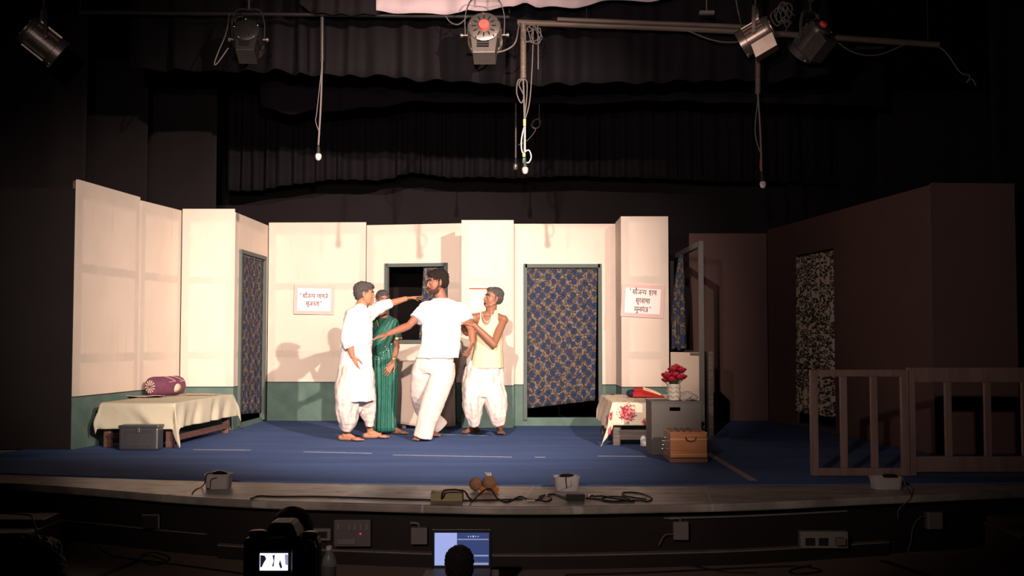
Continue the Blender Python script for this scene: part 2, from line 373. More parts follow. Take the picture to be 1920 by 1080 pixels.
    def hloft(s, rows, yaw=0.0, n=40, pleat=None, cap=True):
        """rows (x,y,z,ru,rv): horizontal rings, u axis turned by yaw; pleat(theta,k)->radius factor"""
        c, sn = math.cos(yaw), math.sin(yaw); rings = []
        R = []
        for a, b in zip(rows, rows[1:]):
            for j in range(4):
                t = j/4; R.append([a[i]*(1-t) + b[i]*t for i in range(5)])
        R.append(rows[-1])
        for ki, (x, y, z, ru, rv) in enumerate(R):
            ring = []
            for k in range(n):
                th = 2*math.pi*k/n; f = pleat(th, ki/(len(R)-1)) if pleat else 1.0
                a, b = ru*math.cos(th)*f, rv*math.sin(th)*f
                ring.append((x + a*c - b*sn, y + a*sn + b*c, z))
            rings.append(ring)
        return s.skin(rings, cap)
    def tloft(s, rows, n=24, pleat=None, up=V((0, 1, 0)), cap=True, sub=4):
        """rows (point, ra, rb): rings across the path; ra along side axis, rb along up"""
        P = []
        for (a, ra, rb), (b, rc, rd) in zip(rows, rows[1:]):
            for j in range(sub):
                t = j/sub; P.append((V(a).lerp(V(b), t), ra*(1-t) + rc*t, rb*(1-t) + rd*t))
        P.append((V(rows[-1][0]), rows[-1][1], rows[-1][2])); rings = []
        for i, (p, ra, rb) in enumerate(P):
            d, sd, u = frame(P[min(i+1, len(P)-1)][0] - P[max(i-1, 0)][0], up)
            ring = []
            for k in range(n):
                th = 2*math.pi*k/n; f = pleat(th, i/(len(P)-1)) if pleat else 1.0
                ring.append(p + sd*ra*f*math.cos(th) + u*rb*f*math.sin(th))
            rings.append(ring)
        return s.skin(rings, cap)
    def grid(s, nu, nv, fn, uvfn=None):
        if s.uvl is None: s.uvl = s.bm.loops.layers.uv.new('UVMap')
        vs = [[s.bm.verts.new(fn(i/nu, j/nv)) for j in range(nv+1)] for i in range(nu+1)]
        for i in range(nu):
            for j in range(nv):
                f = s.bm.faces.new((vs[i][j], vs[i+1][j], vs[i+1][j+1], vs[i][j+1]))
                for lp, (a, b) in zip(f.loops, ((i, j), (i+1, j), (i+1, j+1), (i, j+1))):
                    lp[s.uvl].uv = uvfn(a/nu, b/nv) if uvfn else (a/nu, b/nv)
        return s
    def build(s, name, m, parent=None, smooth=True, bevel=0.0, solid=0.0, remesh=0.0, smooth_it=0, disp=0.0, dscale=.12, flat=False, origin=None, dseed=None, recalc=True):
        bm = s.bm
        if recalc: bmesh.ops.recalc_face_normals(bm, faces=bm.faces)
        if parent is not None: o0 = ORG[parent.name]
        elif origin is not None: o0 = V(origin)
        else:
            xs = [v.co for v in bm.verts]
            o0 = V(((min(p.x for p in xs) + max(p.x for p in xs))/2, (min(p.y for p in xs) + max(p.y for p in xs))/2, min(p.z for p in xs)))
        for v in bm.verts: v.co -= o0
        me = bpy.data.meshes.new(name); bm.to_mesh(me); bm.free()
        me.materials.append(M[m] if isinstance(m, str) else m)
        o = bpy.data.objects.new(name, me); COL.objects.link(o); ORG[o.name] = o0
        if parent is None: o.location = o0
        else: o.parent = parent
        if smooth:
            for p in me.polygons: p.use_smooth = True
            if not flat and not remesh: me.set_sharp_from_angle(angle=math.radians(42))
        if remesh:
            md = o.modifiers.new('remesh', 'REMESH'); md.mode = 'VOXEL'; md.voxel_size = remesh; md.use_smooth_shade = True
        if smooth_it:
            md = o.modifiers.new('smooth', 'SMOOTH'); md.iterations = smooth_it; md.factor = .5
        if disp:
            tx = bpy.data.textures.new('cloth_clouds', 'CLOUDS'); tx.noise_scale = dscale
            md = o.modifiers.new('wrinkles', 'DISPLACE'); md.texture = tx; md.strength = disp; md.mid_level = .5; md.texture_coords = 'LOCAL'
        if bevel:
            md = o.modifiers.new('bevel', 'BEVEL'); md.width = bevel; md.segments = 2; md.limit_method = 'ANGLE'
        if solid:
            md = o.modifiers.new('solid', 'SOLIDIFY'); md.thickness = solid; md.offset = 0
        return o
def tag(o, label=None, cat=None, group=None, kind=None):
    if label: o['label'] = label
    if cat: o['category'] = cat
    if group: o['group'] = group
    if kind: o['kind'] = kind
    return o
def thing(name, loc, label, cat, group=None):
    o = bpy.data.objects.new(name, None); o.empty_display_size = .1; COL.objects.link(o)
    o.location = loc; ORG[o.name] = V(loc); return tag(o, label, cat, group)
def copy_thing(src, loc, label=None):
    r = src.copy(); COL.objects.link(r); r.location = loc; ORG[r.name] = V(loc)
    if label: r['label'] = label
    for ch in src.children:
        c = ch.copy(); COL.objects.link(c); c.parent = r
        for g in ch.children:
            d = g.copy(); COL.objects.link(d); d.parent = c
    return r
# ================================================================ setting
def struct(mb, name, m, **k):
    o = mb.build(name, m, smooth=False, **k); o['kind'] = 'structure'; return o
HF = -0.42
struct(MB().box((0, 4.5, HF-.1), (20, 26, .2)), 'floor', 'hall_floor')
struct(MB().box((0, 17.0, 2.9), (20, .2, 7)), 'wall_back', 'room')
struct(MB().box((-9.0, 6, 2.9), (.2, 22, 7)), 'wall_left', 'room')
struct(MB().box((9.0, 6, 2.9), (.2, 22, 7)), 'wall_right', 'room')
struct(MB().box((0, 6, 6.5), (18.2, 22.2, .2)), 'ceiling', 'room')
# stage platform with its bowed front edge
lip = [(-260, 896), (0, 903), (160, 913), (333, 927), (470, 935), (640, 940), (960, 947), (1280, 943), (1450, 938), (1640, 929), (1920, 917), (2160, 908)]
LP = [U(x, y, Z=0) for x, y in lip]
LP = [V((-8.9, LP[0].y + 1.6, 0))] + LP + [V((8.9, LP[-1].y + 1.6, 0))]
LPS = catmull(LP, 6)
def inset(P, d): return [V((p.x, p.y + d, p.z)) for p in P]
def lip_y(x):
    for a, b in zip(LPS, LPS[1:]):
        if a.x <= x <= b.x: return a.y + (b.y - a.y)*(x - a.x)/(b.x - a.x)
    return LPS[0].y
mb = MB()
top = [V((p.x, p.y, -.01)) for p in LPS] + [V((8.9, 16.9, -.01)), V((-8.9, 16.9, -.01))]
mb.prism(top, (0, 0, -.055)); struct(mb, 'floor_stage', 'stone', bevel=.012)
mb = MB()
pl = inset(LPS, .10); top = [V((p.x, p.y, -.065)) for p in pl] + [V((8.9, 16.9, -.065)), V((-8.9, 16.9, -.065))]
mb.prism(top, (0, 0, HF + .065)); struct(mb, 'wall_front', 'fascia')
# ledge mouldings along the stage front
def strip(x0, x1, z0, z1, out, name, m):
    n = 26; a = []
    mb = MB(); rings = []
    for i in range(n + 1):
        x = x0 + (x1 - x0)*i/n; y = lip_y(x) + .10
        rings.append([V((x, y - out, z0)), V((x, y + .01, z0)), V((x, y + .01, z1)), V((x, y - out, z1))])
    mb.skin(rings); return struct(mb, name, m)
strip(-2.0, 2.6, HF, -.335, .06, 'trim_1', 'fascia'); strip(-2.0, 2.6, -.335, -.325, .065, 'trim_2', 'fascia_edge')
strip(1.0, 2.3, -.115, -.105, .02, 'trim_3', 'fascia_edge'); strip(-3.4, -2.1, -.275, -.268, .02, 'trim_4', 'fascia_edge')
# inlaid dark strips of the hall floor
for i, (a, b) in enumerate((((100, 1112), (262, 1052)), ((1655, 1052), (1860, 1120)), ((880, 1200), (905, 1085)))):
    A, B = U(*a, Z=HF), U(*b, Z=HF)
    o = struct(MB().beam(A + V((0,0,.002)), B + V((0,0,.002)), .05, .006), 'trim_%d' % (5+i), 'inlay')
# steps at both ends of the stage front
def steps(name, x0, x1, y, label):
    t = thing(name, ((x0+x1)/2, y, HF), label, 'steps')
    MB().box(((x0+x1)/2, y + .13, HF + .10), (x1-x0, .56, .20)).build('tread_block', 'step', t, smooth=False, bevel=.008)
    MB().box(((x0+x1)/2, y + .25, HF + .235), (x1-x0-.02, .30, .07)).build('upper_tread', 'step', t, smooth=False, bevel=.008)
    MB().box(((x0+x1)/2, y + .115, HF + .213), (x1-x0+.03, .57, .026)).build('nosing', 'fascia_edge', t, smooth=False, bevel=.006)
    return t
steps('stage_steps', -4.6, -3.16, 7.35, 'low stone steps against the stage front at the far left')
steps('stage_steps', 3.28, 4.6, 7.25, 'low stone steps against the stage front at the far right')
# ---------------------------------------------------------------- carpet
ce = [(-300, 880), (0, 887), (320, 897), (640, 904), (960, 908), (1280, 908), (1600, 907), (1920, 904), (2250, 900)]
CP = catmull([U(x, y, Z=0) for x, y in ce], 5)
poly = [V((p.x, p.y, -.01)) for p in CP] + [V((7.2, 16.2, -.01)), V((-7.5, 16.2, -.01)), V((-5.6, 11.2, -.01))]
cut = [U(62, 841, Z=-.01), U(0, 852, Z=-.01), U(-60, 862, Z=-.01)]
poly = poly[:-2] + [V((-4.0, 16.2, -.01)), V((-4.55, 11.3, -.01))] + cut
mb = MB(); mb.prism(poly, (0, 0, .0098))
tag(mb.build('carpet', 'carpet', smooth=False), 'large blue carpet covering the stage floor', 'carpet')
# tapes
def tape(a, b, w, m, label, grp=None):
    A, B = U(*a, Z=.003), U(*b, Z=.003)
    tag(MB().beam(A, B, w, .002).build('floor_tape', m, smooth=False), label, 'tape', grp)
tape((363, 843), (470, 844), .018, 'tape', 'thin pale tape on blue carpet, in front of the tin trunk and bed')
tape((570, 847), (697, 850), .018, 'tape', 'thin pale tape on blue carpet, below the man in the kurta')
tape((737, 853), (960, 857), .014, 'tape', 'thin pale tape on blue carpet, below the man in the white shirt')
tape((1003, 857), (1022, 857.3), .03, 'tape', 'short bright scrap of tape on blue carpet below the wide doorway')
tape((1120, 855), (1212, 855.5), .022, 'tape', 'thin pale tape on blue carpet, left of the grey box')
tape((824, 814), (915, 817), .014, 'tape', 'thin pale tape on blue carpet between the feet of the two men on the right')
tape((1326, 849), (1413, 901), .06, 'tape_tan', 'tan diagonal floor tape right of the wooden harmonium box')
# ================================================================ stage flats
def base(px, py): return U(px, py, Z=0)
def flat(name, a, b, h, m, label, th=.03, openings=(), seam=None, cat='stage flat', brace=True):
    """upright panel between base points a and b (seen from the camera side), openings in (u0,u1,v0,v1) metres"""
    a, b = V((a.x, a.y, .002)), V((b.x, b.y, .002)); L = (b - a).length; d = (b - a).normalized(); nrm = V((d.y, -d.x, 0))
    if nrm.y > 0: nrm = -nrm
    mb = MB(); us = sorted({0, L} | {o[0] for o in openings} | {o[1] for o in openings}); vs = sorted({0, h} | {o[2] for o in openings} | {o[3] for o in openings})
    uvl = mb.bm.loops.layers.uv.new('UVMap'); mb.uvl = uvl
    def inside(u, v): return any(o[0] < u < o[1] and o[2] < v < o[3] for o in openings)
    cache = {}
    def vert(u, v, k):
        key = (round(u, 5), round(v, 5), k)
        if key not in cache: cache[key] = mb.bm.verts.new(a + d*u + V((0, 0, v)) - nrm*th*k)
        return cache[key]
    def face(q):
        f = mb.bm.faces.new([vert(*x) for x in q])
        for lp, x in zip(f.loops, q): lp[uvl].uv = (x[0], x[1])
    for i in range(len(us)-1):
        for j in range(len(vs)-1):
            if inside((us[i]+us[i+1])/2, (vs[j]+vs[j+1])/2): continue
            q = [(us[i], vs[j]), (us[i+1], vs[j]), (us[i+1], vs[j+1]), (us[i], vs[j+1])]
            face([x + (0,) for x in q]); face([x + (1,) for x in q[::-1]])
            for (du, dv, e) in ((0, -1, (0, 1)), (1, 0, (1, 2)), (0, 1, (2, 3)), (-1, 0, (3, 0))):
                ni, nj = i + du, j + dv
                solid = 0 <= ni < len(us)-1 and 0 <= nj < len(vs)-1 and not inside((us[ni]+us[ni+1])/2, (vs[nj]+vs[nj+1])/2)
                if not solid:
                    p, r = q[e[0]], q[e[1]]; face([p + (0,), p + (1,), r + (1,), r + (0,)])
    t = thing(name, tuple((a+b)/2), label, cat)
    mb.build('canvas', m, t, smooth=False)
    for u in (.04, L-.04):   # timber stiles on the back
        fm = MB(); fm.beam(a + d*u - nrm*(th+.02) + V((0,0,.01)), a + d*u - nrm*(th+.02) + V((0,0,h-.01)), .05, .035, nrm)
        fm.build('timber_stile', 'grey_wood', t, smooth=False)
    def P(u, v, out=0.0): return a + d*u + V((0, 0, v)) + nrm*out
    return t, P, L, nrm, d
A = base(138, 843); B = base(258, 822); B.x = -4.10; B.y = 12.0
C = V((-3.93, 12.95, 0)); D = V((-3.30, 12.95, 0)); E = base(499, 789)
G0 = V((-.655, 13.85, 0))
flats = {}
def zt(px, py, Y): return U(px, py, Y=Y).z
H1 = 2.60
t, *_ = flat('cream_flat', A, B, zt(146, 337, A.y), flat_mat('cream_canvas_a', (B-A).length), 'tall cream canvas flat with green dado at the far left end of the set')
flat('cream_flat', B + V((.01,.02,0)), C, 2.60, flat_mat('cream_canvas_b', (C-B).length), 'narrow cream canvas flat with green dado directly behind the bolster, second from the left end')
flat('cream_flat', C + V((.01,.0,0)), D, 2.62, flat_mat('cream_canvas_c', (D-C).length), 'cream canvas flat facing the hall behind the bed, just left of the narrow curtained doorway')
LD = (E - D).length
t, P, L, nr, dd = flat('cream_doorway_flat', D + V((.01,.0,0)), E, 2.58, flat_mat('cream_canvas_d', LD), 'angled cream canvas flat pierced by the narrow curtained doorway beside the bed', openings=((.22, LD-.22, .06, 2.13),))
fb = MB()
for (u0, v0, u1, v1) in ((.20, .03, .20, 2.15), (LD-.20, .03, LD-.20, 2.15), (.17, 2.13, LD-.17, 2.13)):
    fb.beam(P(u0, v0, .01), P(u1, v1, .01), .045, .045, nr)
fb.build('door_frame', 'frame_green', t, smooth=False)
door1 = (P, L, nr, dd)
# back wall, left plain flat then window flat
S1 = base(684, 789.5)
flat('cream_flat', E + V((.01,0,0)), S1, 2.62, flat_mat('cream_canvas_e', (S1-E).length), 'wide cream canvas flat with green dado that carries the two-line sign')
W1 = V((-.60, S1.y - .25, 0)); LW = (W1 - S1).length; dW = (W1 - S1).normalized()
def u_at(px, a, b):
    # distance along line a-b where the vertical plane meets the pixel column
    k = (px - 960)/F*math.cos(PITCH)
    d = (b - a).normalized(); return (k*a.y - a.x)/(d.x - k*d.y)
uw0, uw1 = u_at(726, S1, W1), u_at(832, S1, W1)
yw = S1.y - .15
zw0, zw1 = zt(780, 638, yw), zt(780, 500, yw)
t, P, L, nr, dd = flat('cream_window_flat', S1 + V((.01,0,0)), W1, 2.58, flat_mat('cream_canvas_f', LW), 'cream canvas flat with the dark open window behind the men', openings=((uw0, uw1, zw0, zw1),))
fb = MB(); e = .02
for (u0, v0, u1, v1) in ((uw0-e, zw0-.045, uw0-e, zw1+.045), (uw1+e, zw0-.045, uw1+e, zw1+.045), (uw0-e, zw1+e, uw1+e, zw1+e), (uw0-e, zw0-e, uw1+e, zw0-e)):
    fb.beam(P(u0, v0, .012), P(u1, v1, .012), .045, .045, nr)
fb.build('window_frame', 'frame_green', t, smooth=False)
win = (P, L, nr, dd, uw0, uw1, zw0, zw1)
# boxed pillar between window and doorway
def pillar(name, px0, px1, ytop, Y, depth, label, mname, fade=False):
    a, b = U(px0, 600, Y=Y), U(px1, 600, Y=Y); a.z = b.z = 0; h = zt(px0, ytop, Y)
    t, P, L, nr, dd = flat(name, a, b, h, flat_mat(mname, (b-a).length), label)
    m2 = flat_mat(mname + '_side', depth, bands=())
    for x, nm in ((a.x + .013, 'side_panel'), (b.x - .013, 'side_panel')):
        mb = MB(); uvl = mb.bm.loops.layers.uv.new('UVMap'); mb.uvl = uvl
        mb.box((x, Y + .032 + depth/2, h/2 + .002), (.026, depth, h - .004))
        for f in mb.bm.faces:
            for lp in f.loops: lp[uvl].uv = (lp.vert.co.y - Y, lp.vert.co.z)
        mb.build(nm, m2, t, smooth=False)
    return t, P, L, h
pg = pillar('cream_pillar', 865, 963, 413, 13.3, .40, 'boxed cream pillar with green base behind the man in the sleeveless vest', 'cream_canvas_g')
# door section
Yd = 13.6
a, b = U(958, 600, Y=Yd), U(1160, 600, Y=Yd); a.z = b.z = 0; a.x += .01
ud0, ud1 = u_at(988, a, b), u_at(1122, a, b); zd0, zd1 = zt(1050, 783, Yd), zt(1050, 502, Yd)
t, P, L, nr, dd = flat('cream_doorway_flat', a, b, zt(1050, 420, Yd), flat_mat('cream_canvas_h', (b-a).length, bands=()), 'cream canvas flat pierced by the wide doorway right of the men', openings=((ud0, ud1, zd0, zd1),))
fb = MB()
for (u0, v0, u1, v1) in ((ud0-e, zd0-.03, ud0-e, zd1+.045), (ud1+e, zd0-.03, ud1+e, zd1+.045), (ud0-e, zd1+e, ud1+e, zd1+e)):
    fb.beam(P(u0, v0, .012), P(u1, v1, .012), .045, .045, nr)
fb.build('door_frame', 'frame_green', t, smooth=False)
door2 = (P, L, nr, dd, ud0, ud1, zd0, zd1)
ph = pillar('cream_pillar', 1165, 1254, 406, 12.9, .68, 'boxed cream pillar with the three-line sign at the right end of the back wall', 'cream_canvas_i')
# side window wall running towards the hall
Xs = 2.125; y0, y1 = 12.25, 14.3
t = thing('side_window_wall', (Xs, (y0+y1)/2, 0), 'short cream wall with open grey window frame above it, seen at a slant at the right end of the set', 'stage flat')
msid = flat_mat('cream_canvas_j', y1-y0, wains=0, bands=())
mb = MB(); uvl = mb.bm.loops.layers.uv.new('UVMap'); mb.uvl = uvl
# low panel: slightly angled so that its face is seen from the hall
pa, pb = V((1.86, 12.85, .002)), V((2.10, 12.22, .002))
t_low = []
mb.prism([pa, pb, pb + V((.03,.01,0)), pa + V((.03,.01,0))], (0, 0, .92))
for f in mb.bm.faces:
    for lp in f.loops: lp[uvl].uv = (.3 + .4*(lp.vert.co.y - 12.2), lp.vert.co.z)
mb.build('low_panel', msid, t, smooth=False)
fb = MB(); fp = V((2.115, 12.22, 0)); bp_ = V((2.115, 14.45, 0))
fb.beam(fp + V((0,0,.002)), fp + V((0,0,2.17)), .05, .055); fb.beam(bp_ + V((0,0,.002)), bp_ + V((0,0,2.17)), .05, .055)
fb.beam(fp + V((0,0,2.14)), bp_ + V((0,0,2.14)), .05, .06); fb.beam(pa + V((.01,.02,.90)), pb + V((0,.02,.90)), .02, .03)
fb.beam(fp + V((0,0,.92)), bp_ + V((0,0,.92)), .03, .04)
fb.build('window_frame', 'frame_grey', t, smooth=False)
tag(MB().box((2.195, 12.12, .47), (.05, .05, .93)).box((2.215, 12.35, .47), (.012, .45, .93)).build('loose_board', 'grey_wood', smooth=False), 'loose upright board leaning at the right end behind the grey box', 'board')
# black masking flat, left of the cream set
flat('black_masking_flat', A + V((-1.5, .02, 0)), A + V((-.03, .02, 0)), 2.55, 'black_flat', 'black canvas flat standing left of the cream set', cat='masking flat')
# brown flats of the right side
def bflat(a, b, h, label, name='brown_flat', openings=(), m='brown_flat'): return flat(name, a, b, h, m, label, openings=openings, cat='stage flat')
R0 = U(1316, 789, Z=0); R1 = U(1441, 789, Z=0); R1b = U(1480, 790.5, Z=0); R2 = U(1754, 852, Z=0); R3 = V((4.75, R2.y + .05, 0))
bflat(R0 + V((-.15,0,0)), R1, zt(1400, 438, R1.y), 'dark brown flat facing the hall directly right of the open window frame')
LB = (R2 - R1).length
uc0, uc1 = u_at(1492, R1, R2), u_at(1564, R1, R2)
yc = R1.y + (R2.y-R1.y)*uc0/LB; zc = zt(1492, 480, yc)
t, P, L, nr, dd = bflat(R1 + V((.01,.0,0)), R2, 2.52, 'long dark brown flat running at an angle, with the leopard-print doorway', 'brown_doorway_flat', ((uc0, uc1, .05, zc),))
door3 = (P, L, nr, dd, uc0, uc1, zc)
bflat(R2 + V((.01,.0,0)), R3, zt(1760, 343, R2.y), 'darkest brown flat at the far right behind the long railing')
# ---------------------------------------------------------------- railings
def rail(px0, px1, Y, ztop, zb, posts, label, deep_bot=False):
    a, b = U(px0, 800, Y=Y), U(px1, 800, Y=Y); t = thing('stage_railing', ((a.x+b.x)/2, Y, 0), label, 'railing', None)
    th = .045
    MB().box(((a.x+b.x)/2, Y, ztop - posts['rail']/2), (b.x-a.x, th, posts['rail'])).build('top_rail', 'rail', t, smooth=False, bevel=.004)
    MB().box(((a.x+b.x)/2, Y, zb + posts['foot']/2), (b.x-a.x, th, posts['foot'])).build('bottom_rail', 'rail', t, smooth=False, bevel=.004)
    for p in posts['px']:
        x = U(p, 800, Y=Y).x
        MB().box((x, Y + .002, (ztop - posts['rail'] + zb + posts['foot'])/2), (posts['w'], th*.8, ztop - posts['rail'] - zb - posts['foot'])).build('baluster', 'rail', t, smooth=False, bevel=.003)
    for p in posts.get('end', ()):
        x = U(p, 800, Y=Y).x
        MB().box((x, Y - .004, ztop/2), (.055, th*1.2, ztop - .004)).build('end_post', 'rail', t, smooth=False, bevel=.003)
Yr = U(1600, 892, Z=0).y
rail(1520, 1702, Yr, .83, .002, dict(rail=.055, foot=.06, w=.052, px=(1582, 1639), end=(1526, 1696)), 'short brown painted railing section in front of the leopard-print doorway')
rail(1705, 2090, Yr + .02, .845, .03, dict(rail=.115, foot=.12, w=.05, px=(1778, 1852, 1922, 1995), end=(1708, 2086)), 'longer brown railing section with deep top rail, cut by the right picture edge')
# ================================================================ drapes
def wob(x, s, seed=0.0): return noise.noise(V((x*s, seed, seed*.37)))
def drape_sheet(x0, x1, Y, ztop, zbot, lam, amp, seed=0., slant=0., nz=10, uvs=1.):
    n = max(24, int((x1-x0)/lam*10)); 
    def ph(x): return 2*math.pi*x/lam + 4.0*wob(x, .9/ max(lam*4, .2), seed)
    def fn(s, t):
        x = x0 + (x1-x0)*s; zb = zbot(x) if callable(zbot) else zbot; z = zb + (ztop - zb)*t
        a = amp*(.65 + .5*wob(x, 3, seed+3))*(1.1 - .45*t)
        return V((x + .2*amp*math.sin(ph(x)*.5 + 1) + slant*(1-t), Y + a*math.sin(ph(x)) + .6*amp*wob(x, 6, seed + t), z))
    return MB().grid(n, nz, fn, lambda s, t: ((x1-x0)*s*uvs*1.15, (ztop - (zbot if not callable(zbot) else 0))*t*uvs))
def batten(x0, x1, Y, z, label=None):
    t_ = thing('batten', ((x0+x1)/2, Y, z), label, 'pipe')
    MB().cyl((x0, Y, z), (x1, Y, z), .025, n=12).build('pipe', 'lamp_dark', t_)
    for q in (.08, .5, .92):
        x = x0 + (x1-x0)*q; MB().cyl((x, Y, z), (x, Y, 6.395), .008, n=8).build('rope', 'cable_black', t_)
    return t_
def border(px0, px1, Y, pytop, pts, lam, amp, seed, label, name='black_border_curtain', m='black_cloth', cat='curtain', solid=.006):
    x0, x1 = U(px0, 300, Y=Y).x, U(px1, 300, Y=Y).x; zt_ = U(960, pytop, Y=Y).z
    Q = sorted((U(px, py, Y=Y).x, U(px, py, Y=Y).z) for px, py in pts)
    def zb(x):
        z = Q[0][1] if x <= Q[0][0] else Q[-1][1]
        for (a, za), (b, zb_) in zip(Q, Q[1:]):
            if a <= x <= b:
                u = (x-a)/(b-a); u = u*u*(3-2*u); z = za + (zb_-za)*u
        return z + .02*wob(x, 2.2, seed)
    batten(x0, x1, Y, zt_, 'overhead pipe above the ' + label.split(' hanging')[0].split(' with')[0].split(' bunched')[0])
    return tag(drape_sheet(x0, x1, Y, zt_, zb, lam, amp, seed).build(name, m, solid=solid, flat=True), label, cat)
border(240, 1560, 10.9, -60, [(240, 128), (400, 132), (520, 133), (560, 140), (700, 142), (780, 148), (960, 160), (1080, 158), (1300, 152), (1450, 150), (1560, 140)], .30, .085, 1.3,
       'topmost black pleated border curtain hanging just behind the stage lamps')
border(484, 1660, 12.6, 90, [(484, 190), (500, 203), (545, 214), (590, 206), (600, 210), (700, 200), (800, 190), (960, 192), (1100, 196), (1200, 188), (1400, 193), (1660, 200)], .55, .04, 5.1,
       'thin middle black border curtain with sagging left corner')
border(425, 1580, 14.6, 160, [(425, 358), (480, 357), (560, 345), (640, 336), (700, 338), (780, 326), (860, 332), (960, 335), (1080, 330), (1200, 333), (1300, 338), (1450, 340), (1580, 348)], .17, .065, 9.7,
       'lowest black border curtain with close narrow pleats above the set')
# pale pink hanging cloth at the very top
border(705, 1285, 10.46, -140, [(705, 22), (790, 24), (860, 26), (880, 20), (960, 14), (985, 2), (1010, 12), (1060, 14), (1100, 12), (1150, -2), (1200, 4), (1255, -4), (1285, -12)], .42, .05, 3.3,
       'pale pink cloth along the top edge of the picture', 'bunched_valance', 'white_valance')
border(560, 712, 10.44, -140, [(560, 8), (600, 26), (640, 28), (700, 26), (712, 20)], .22, .05, 6.3,  # left end of the pink valance, its fade into shade put into dark cloth
       'left end of the pink cloth at the top edge, coloured dark for shade', 'bunched_valance', 'black_cloth2')
# back drop and black legs
def panel_sheet(px0, px1, Y, ztop, lam, amp, seed, label, name='black_leg_curtain', m='black_cloth2', zb=.002):
    x0, x1 = U(px0, 300, Y=Y).x, U(px1, 300, Y=Y).x
    return tag(drape_sheet(x0, x1, Y, ztop, zb, lam, amp, seed).build(name, m, solid=.006, flat=True), label, 'curtain')
panel_sheet(405, 1485, 15.6, 3.9, 1.9, .012, 2.2, 'wide flat black backdrop cloth seen above the cream set', 'black_backdrop')
panel_sheet(276, 406, 13.7, 4.5, 1.4, .012, 4.4, 'grey-black leg curtain behind the bed corner, nearest the border curtains at left')
panel_sheet(160, 276, 12.9, 4.4, 1.1, .012, 6.4, 'narrow black leg curtain behind the tall cream flat at the left end')
panel_sheet(-60, 160, 11.7, 4.6, .8, .02, 8.4, 'black side curtain at the extreme left edge of the picture')
panel_sheet(1478, 1602, 15.0, 3.22, 1.3, .01, 12.4, 'low grey-black cloth just right of the wide backdrop', 'masking_cloth')
panel_sheet(1574, 1650, 14.4, 4.0, 1.3, .01, 14.4, 'black leg curtain right of the pleated border, behind the brown flats')
panel_sheet(1645, 1862, 13.4, 4.15, 1.5, .012, 16.4, 'broad black leg curtain above the angled brown flat at right')
panel_sheet(1860, 2100, 10.9, 4.6, .25, .04, 18.4, 'pleated black side curtain at the extreme right edge of the picture', m='black_cloth')
# small white tag on the right curtain
p = U(1866, 546, Y=10.87); tag(MB().box(p, (.02, .012, .05)).build('white_tag', 'paper', smooth=False), 'tiny white tag on the pleated black curtain at far right', 'tag')
# ---------------------------------------------------------------- printed curtains
def hang(P, u0, u1, z0, z1, lam, amp, m, label, out=-.015, seed=0., gather=None, name='printed_curtain', low=None, wide=1.2, rod=True):
    n = 60
    def fn(s, t):
        z = (z0 if low is None else z0 + (low(s)))*(1-t) + z1*t
        a, b = (u0, u1) if gather is None else gather(t)
        u = a + (b-a)*s
        return P(u, z, out + amp*math.sin(2*math.pi*s*(u1-u0)/lam + 2*wob(s, 2.3, seed)) * (1.1-.6*t) + .4*amp*wob(s*6, 1, seed + t))
    t_ = thing(name, P((u0+u1)/2, z0, out), label, 'curtain')
    MB().grid(n, 30, fn, lambda s, t: (s*(u1-u0)*wide + seed, (z1-z0)*t + seed)).build('cloth', m, t_, solid=.004, flat=True)
    if rod:
        MB().cyl(P(u0, z1 - .005, out), P(u1, z1 - .005, out), .009).build('curtain_rod', 'lamp_dark', t_)
    return t_
P, L, nr, dd = door1
hang(P, .225, LD-.225, .17, 2.10, .30, .012, 'floral', 'narrow blue rosette-print curtain filling the doorway beside the bed', seed=1.1, out=.004, low=lambda s: -.05*s)
P, L, nr, dd, u0, u1, z0, z1 = win
hang(P, 0, .34, z0 + .01, z1 - .015, .12, .016, 'floral', 'blue rosette-print curtain drawn to the right side of the dark window', seed=2.2, out=-.03,
     gather=lambda t: (u1 - .29 - .06*(1-t), u1 - .006), rod=False)
P, L, nr, dd, u0, u1, z0, z1 = door2
hang(P, u0 + .005, u1 - .008, z0 + .16, z1 - .01, .30, .028, 'floral', 'wide blue rosette-print curtain in the doorway right of the men', seed=3.3, out=-.03, low=lambda s: -.05 + .10*s,
     gather=lambda t: (u0 + .006, u1 - .008 - .035*(1-t)))
P, L, nr, dd, u0, u1, z1 = door3
hang(P, u0 + .005, u1 - .005, .18, z1 - .02, .125, .055, 'leopard', 'leopard-print curtain hanging in the doorway of the long brown flat', seed=4.4, out=-.02)
# tied curtain on the slanted side window
def tied():
    t_ = thing('printed_curtain', (2.09, 14.0, .95), 'blue rosette-print curtain knotted at the top of the slanted window frame at right', 'curtain')
    rows = [(1272, 655, 27), (1272, 600, 24), (1273, 560, 20), (1275, 520, 15), (1276, 490, 9), (1277, 478, 7)]
    mb = MB(); rings = []
    for i in range(31):
        f = i/30*(len(rows)-1); k = min(int(f), len(rows)-2); q = f-k
        px = rows[k][0]*(1-q) + rows[k+1][0]*q; py = rows[k][1]*(1-q) + rows[k+1][1]*q; w_ = rows[k][2]*(1-q) + rows[k+1][2]*q
        c = U(px, py, Y=13.3); r = w_/2*13.3/F
        rings.append((c, r))
    def fn(s, t):
        c, r = rings[round(t*30)]; th = 2*math.pi*s
        rr = r*(1 + .16*math.sin(7*th + 1))
        return c + V((rr*math.cos(th), rr*.8*math.sin(th), .015*math.sin(5*th) if t == 0 else 0))
    mb.grid(48, 30, fn, lambda s, t: (s*.7, t*1.15))
    mb.build('cloth', 'floral', t_, flat=True, solid=.004)
    MB().ell(U(1277, 480, Y=13.3), ((.035,0,0), (0,.035,0), (0,0,.028))).build('knot', 'floral', t_)
    return t_
tied()
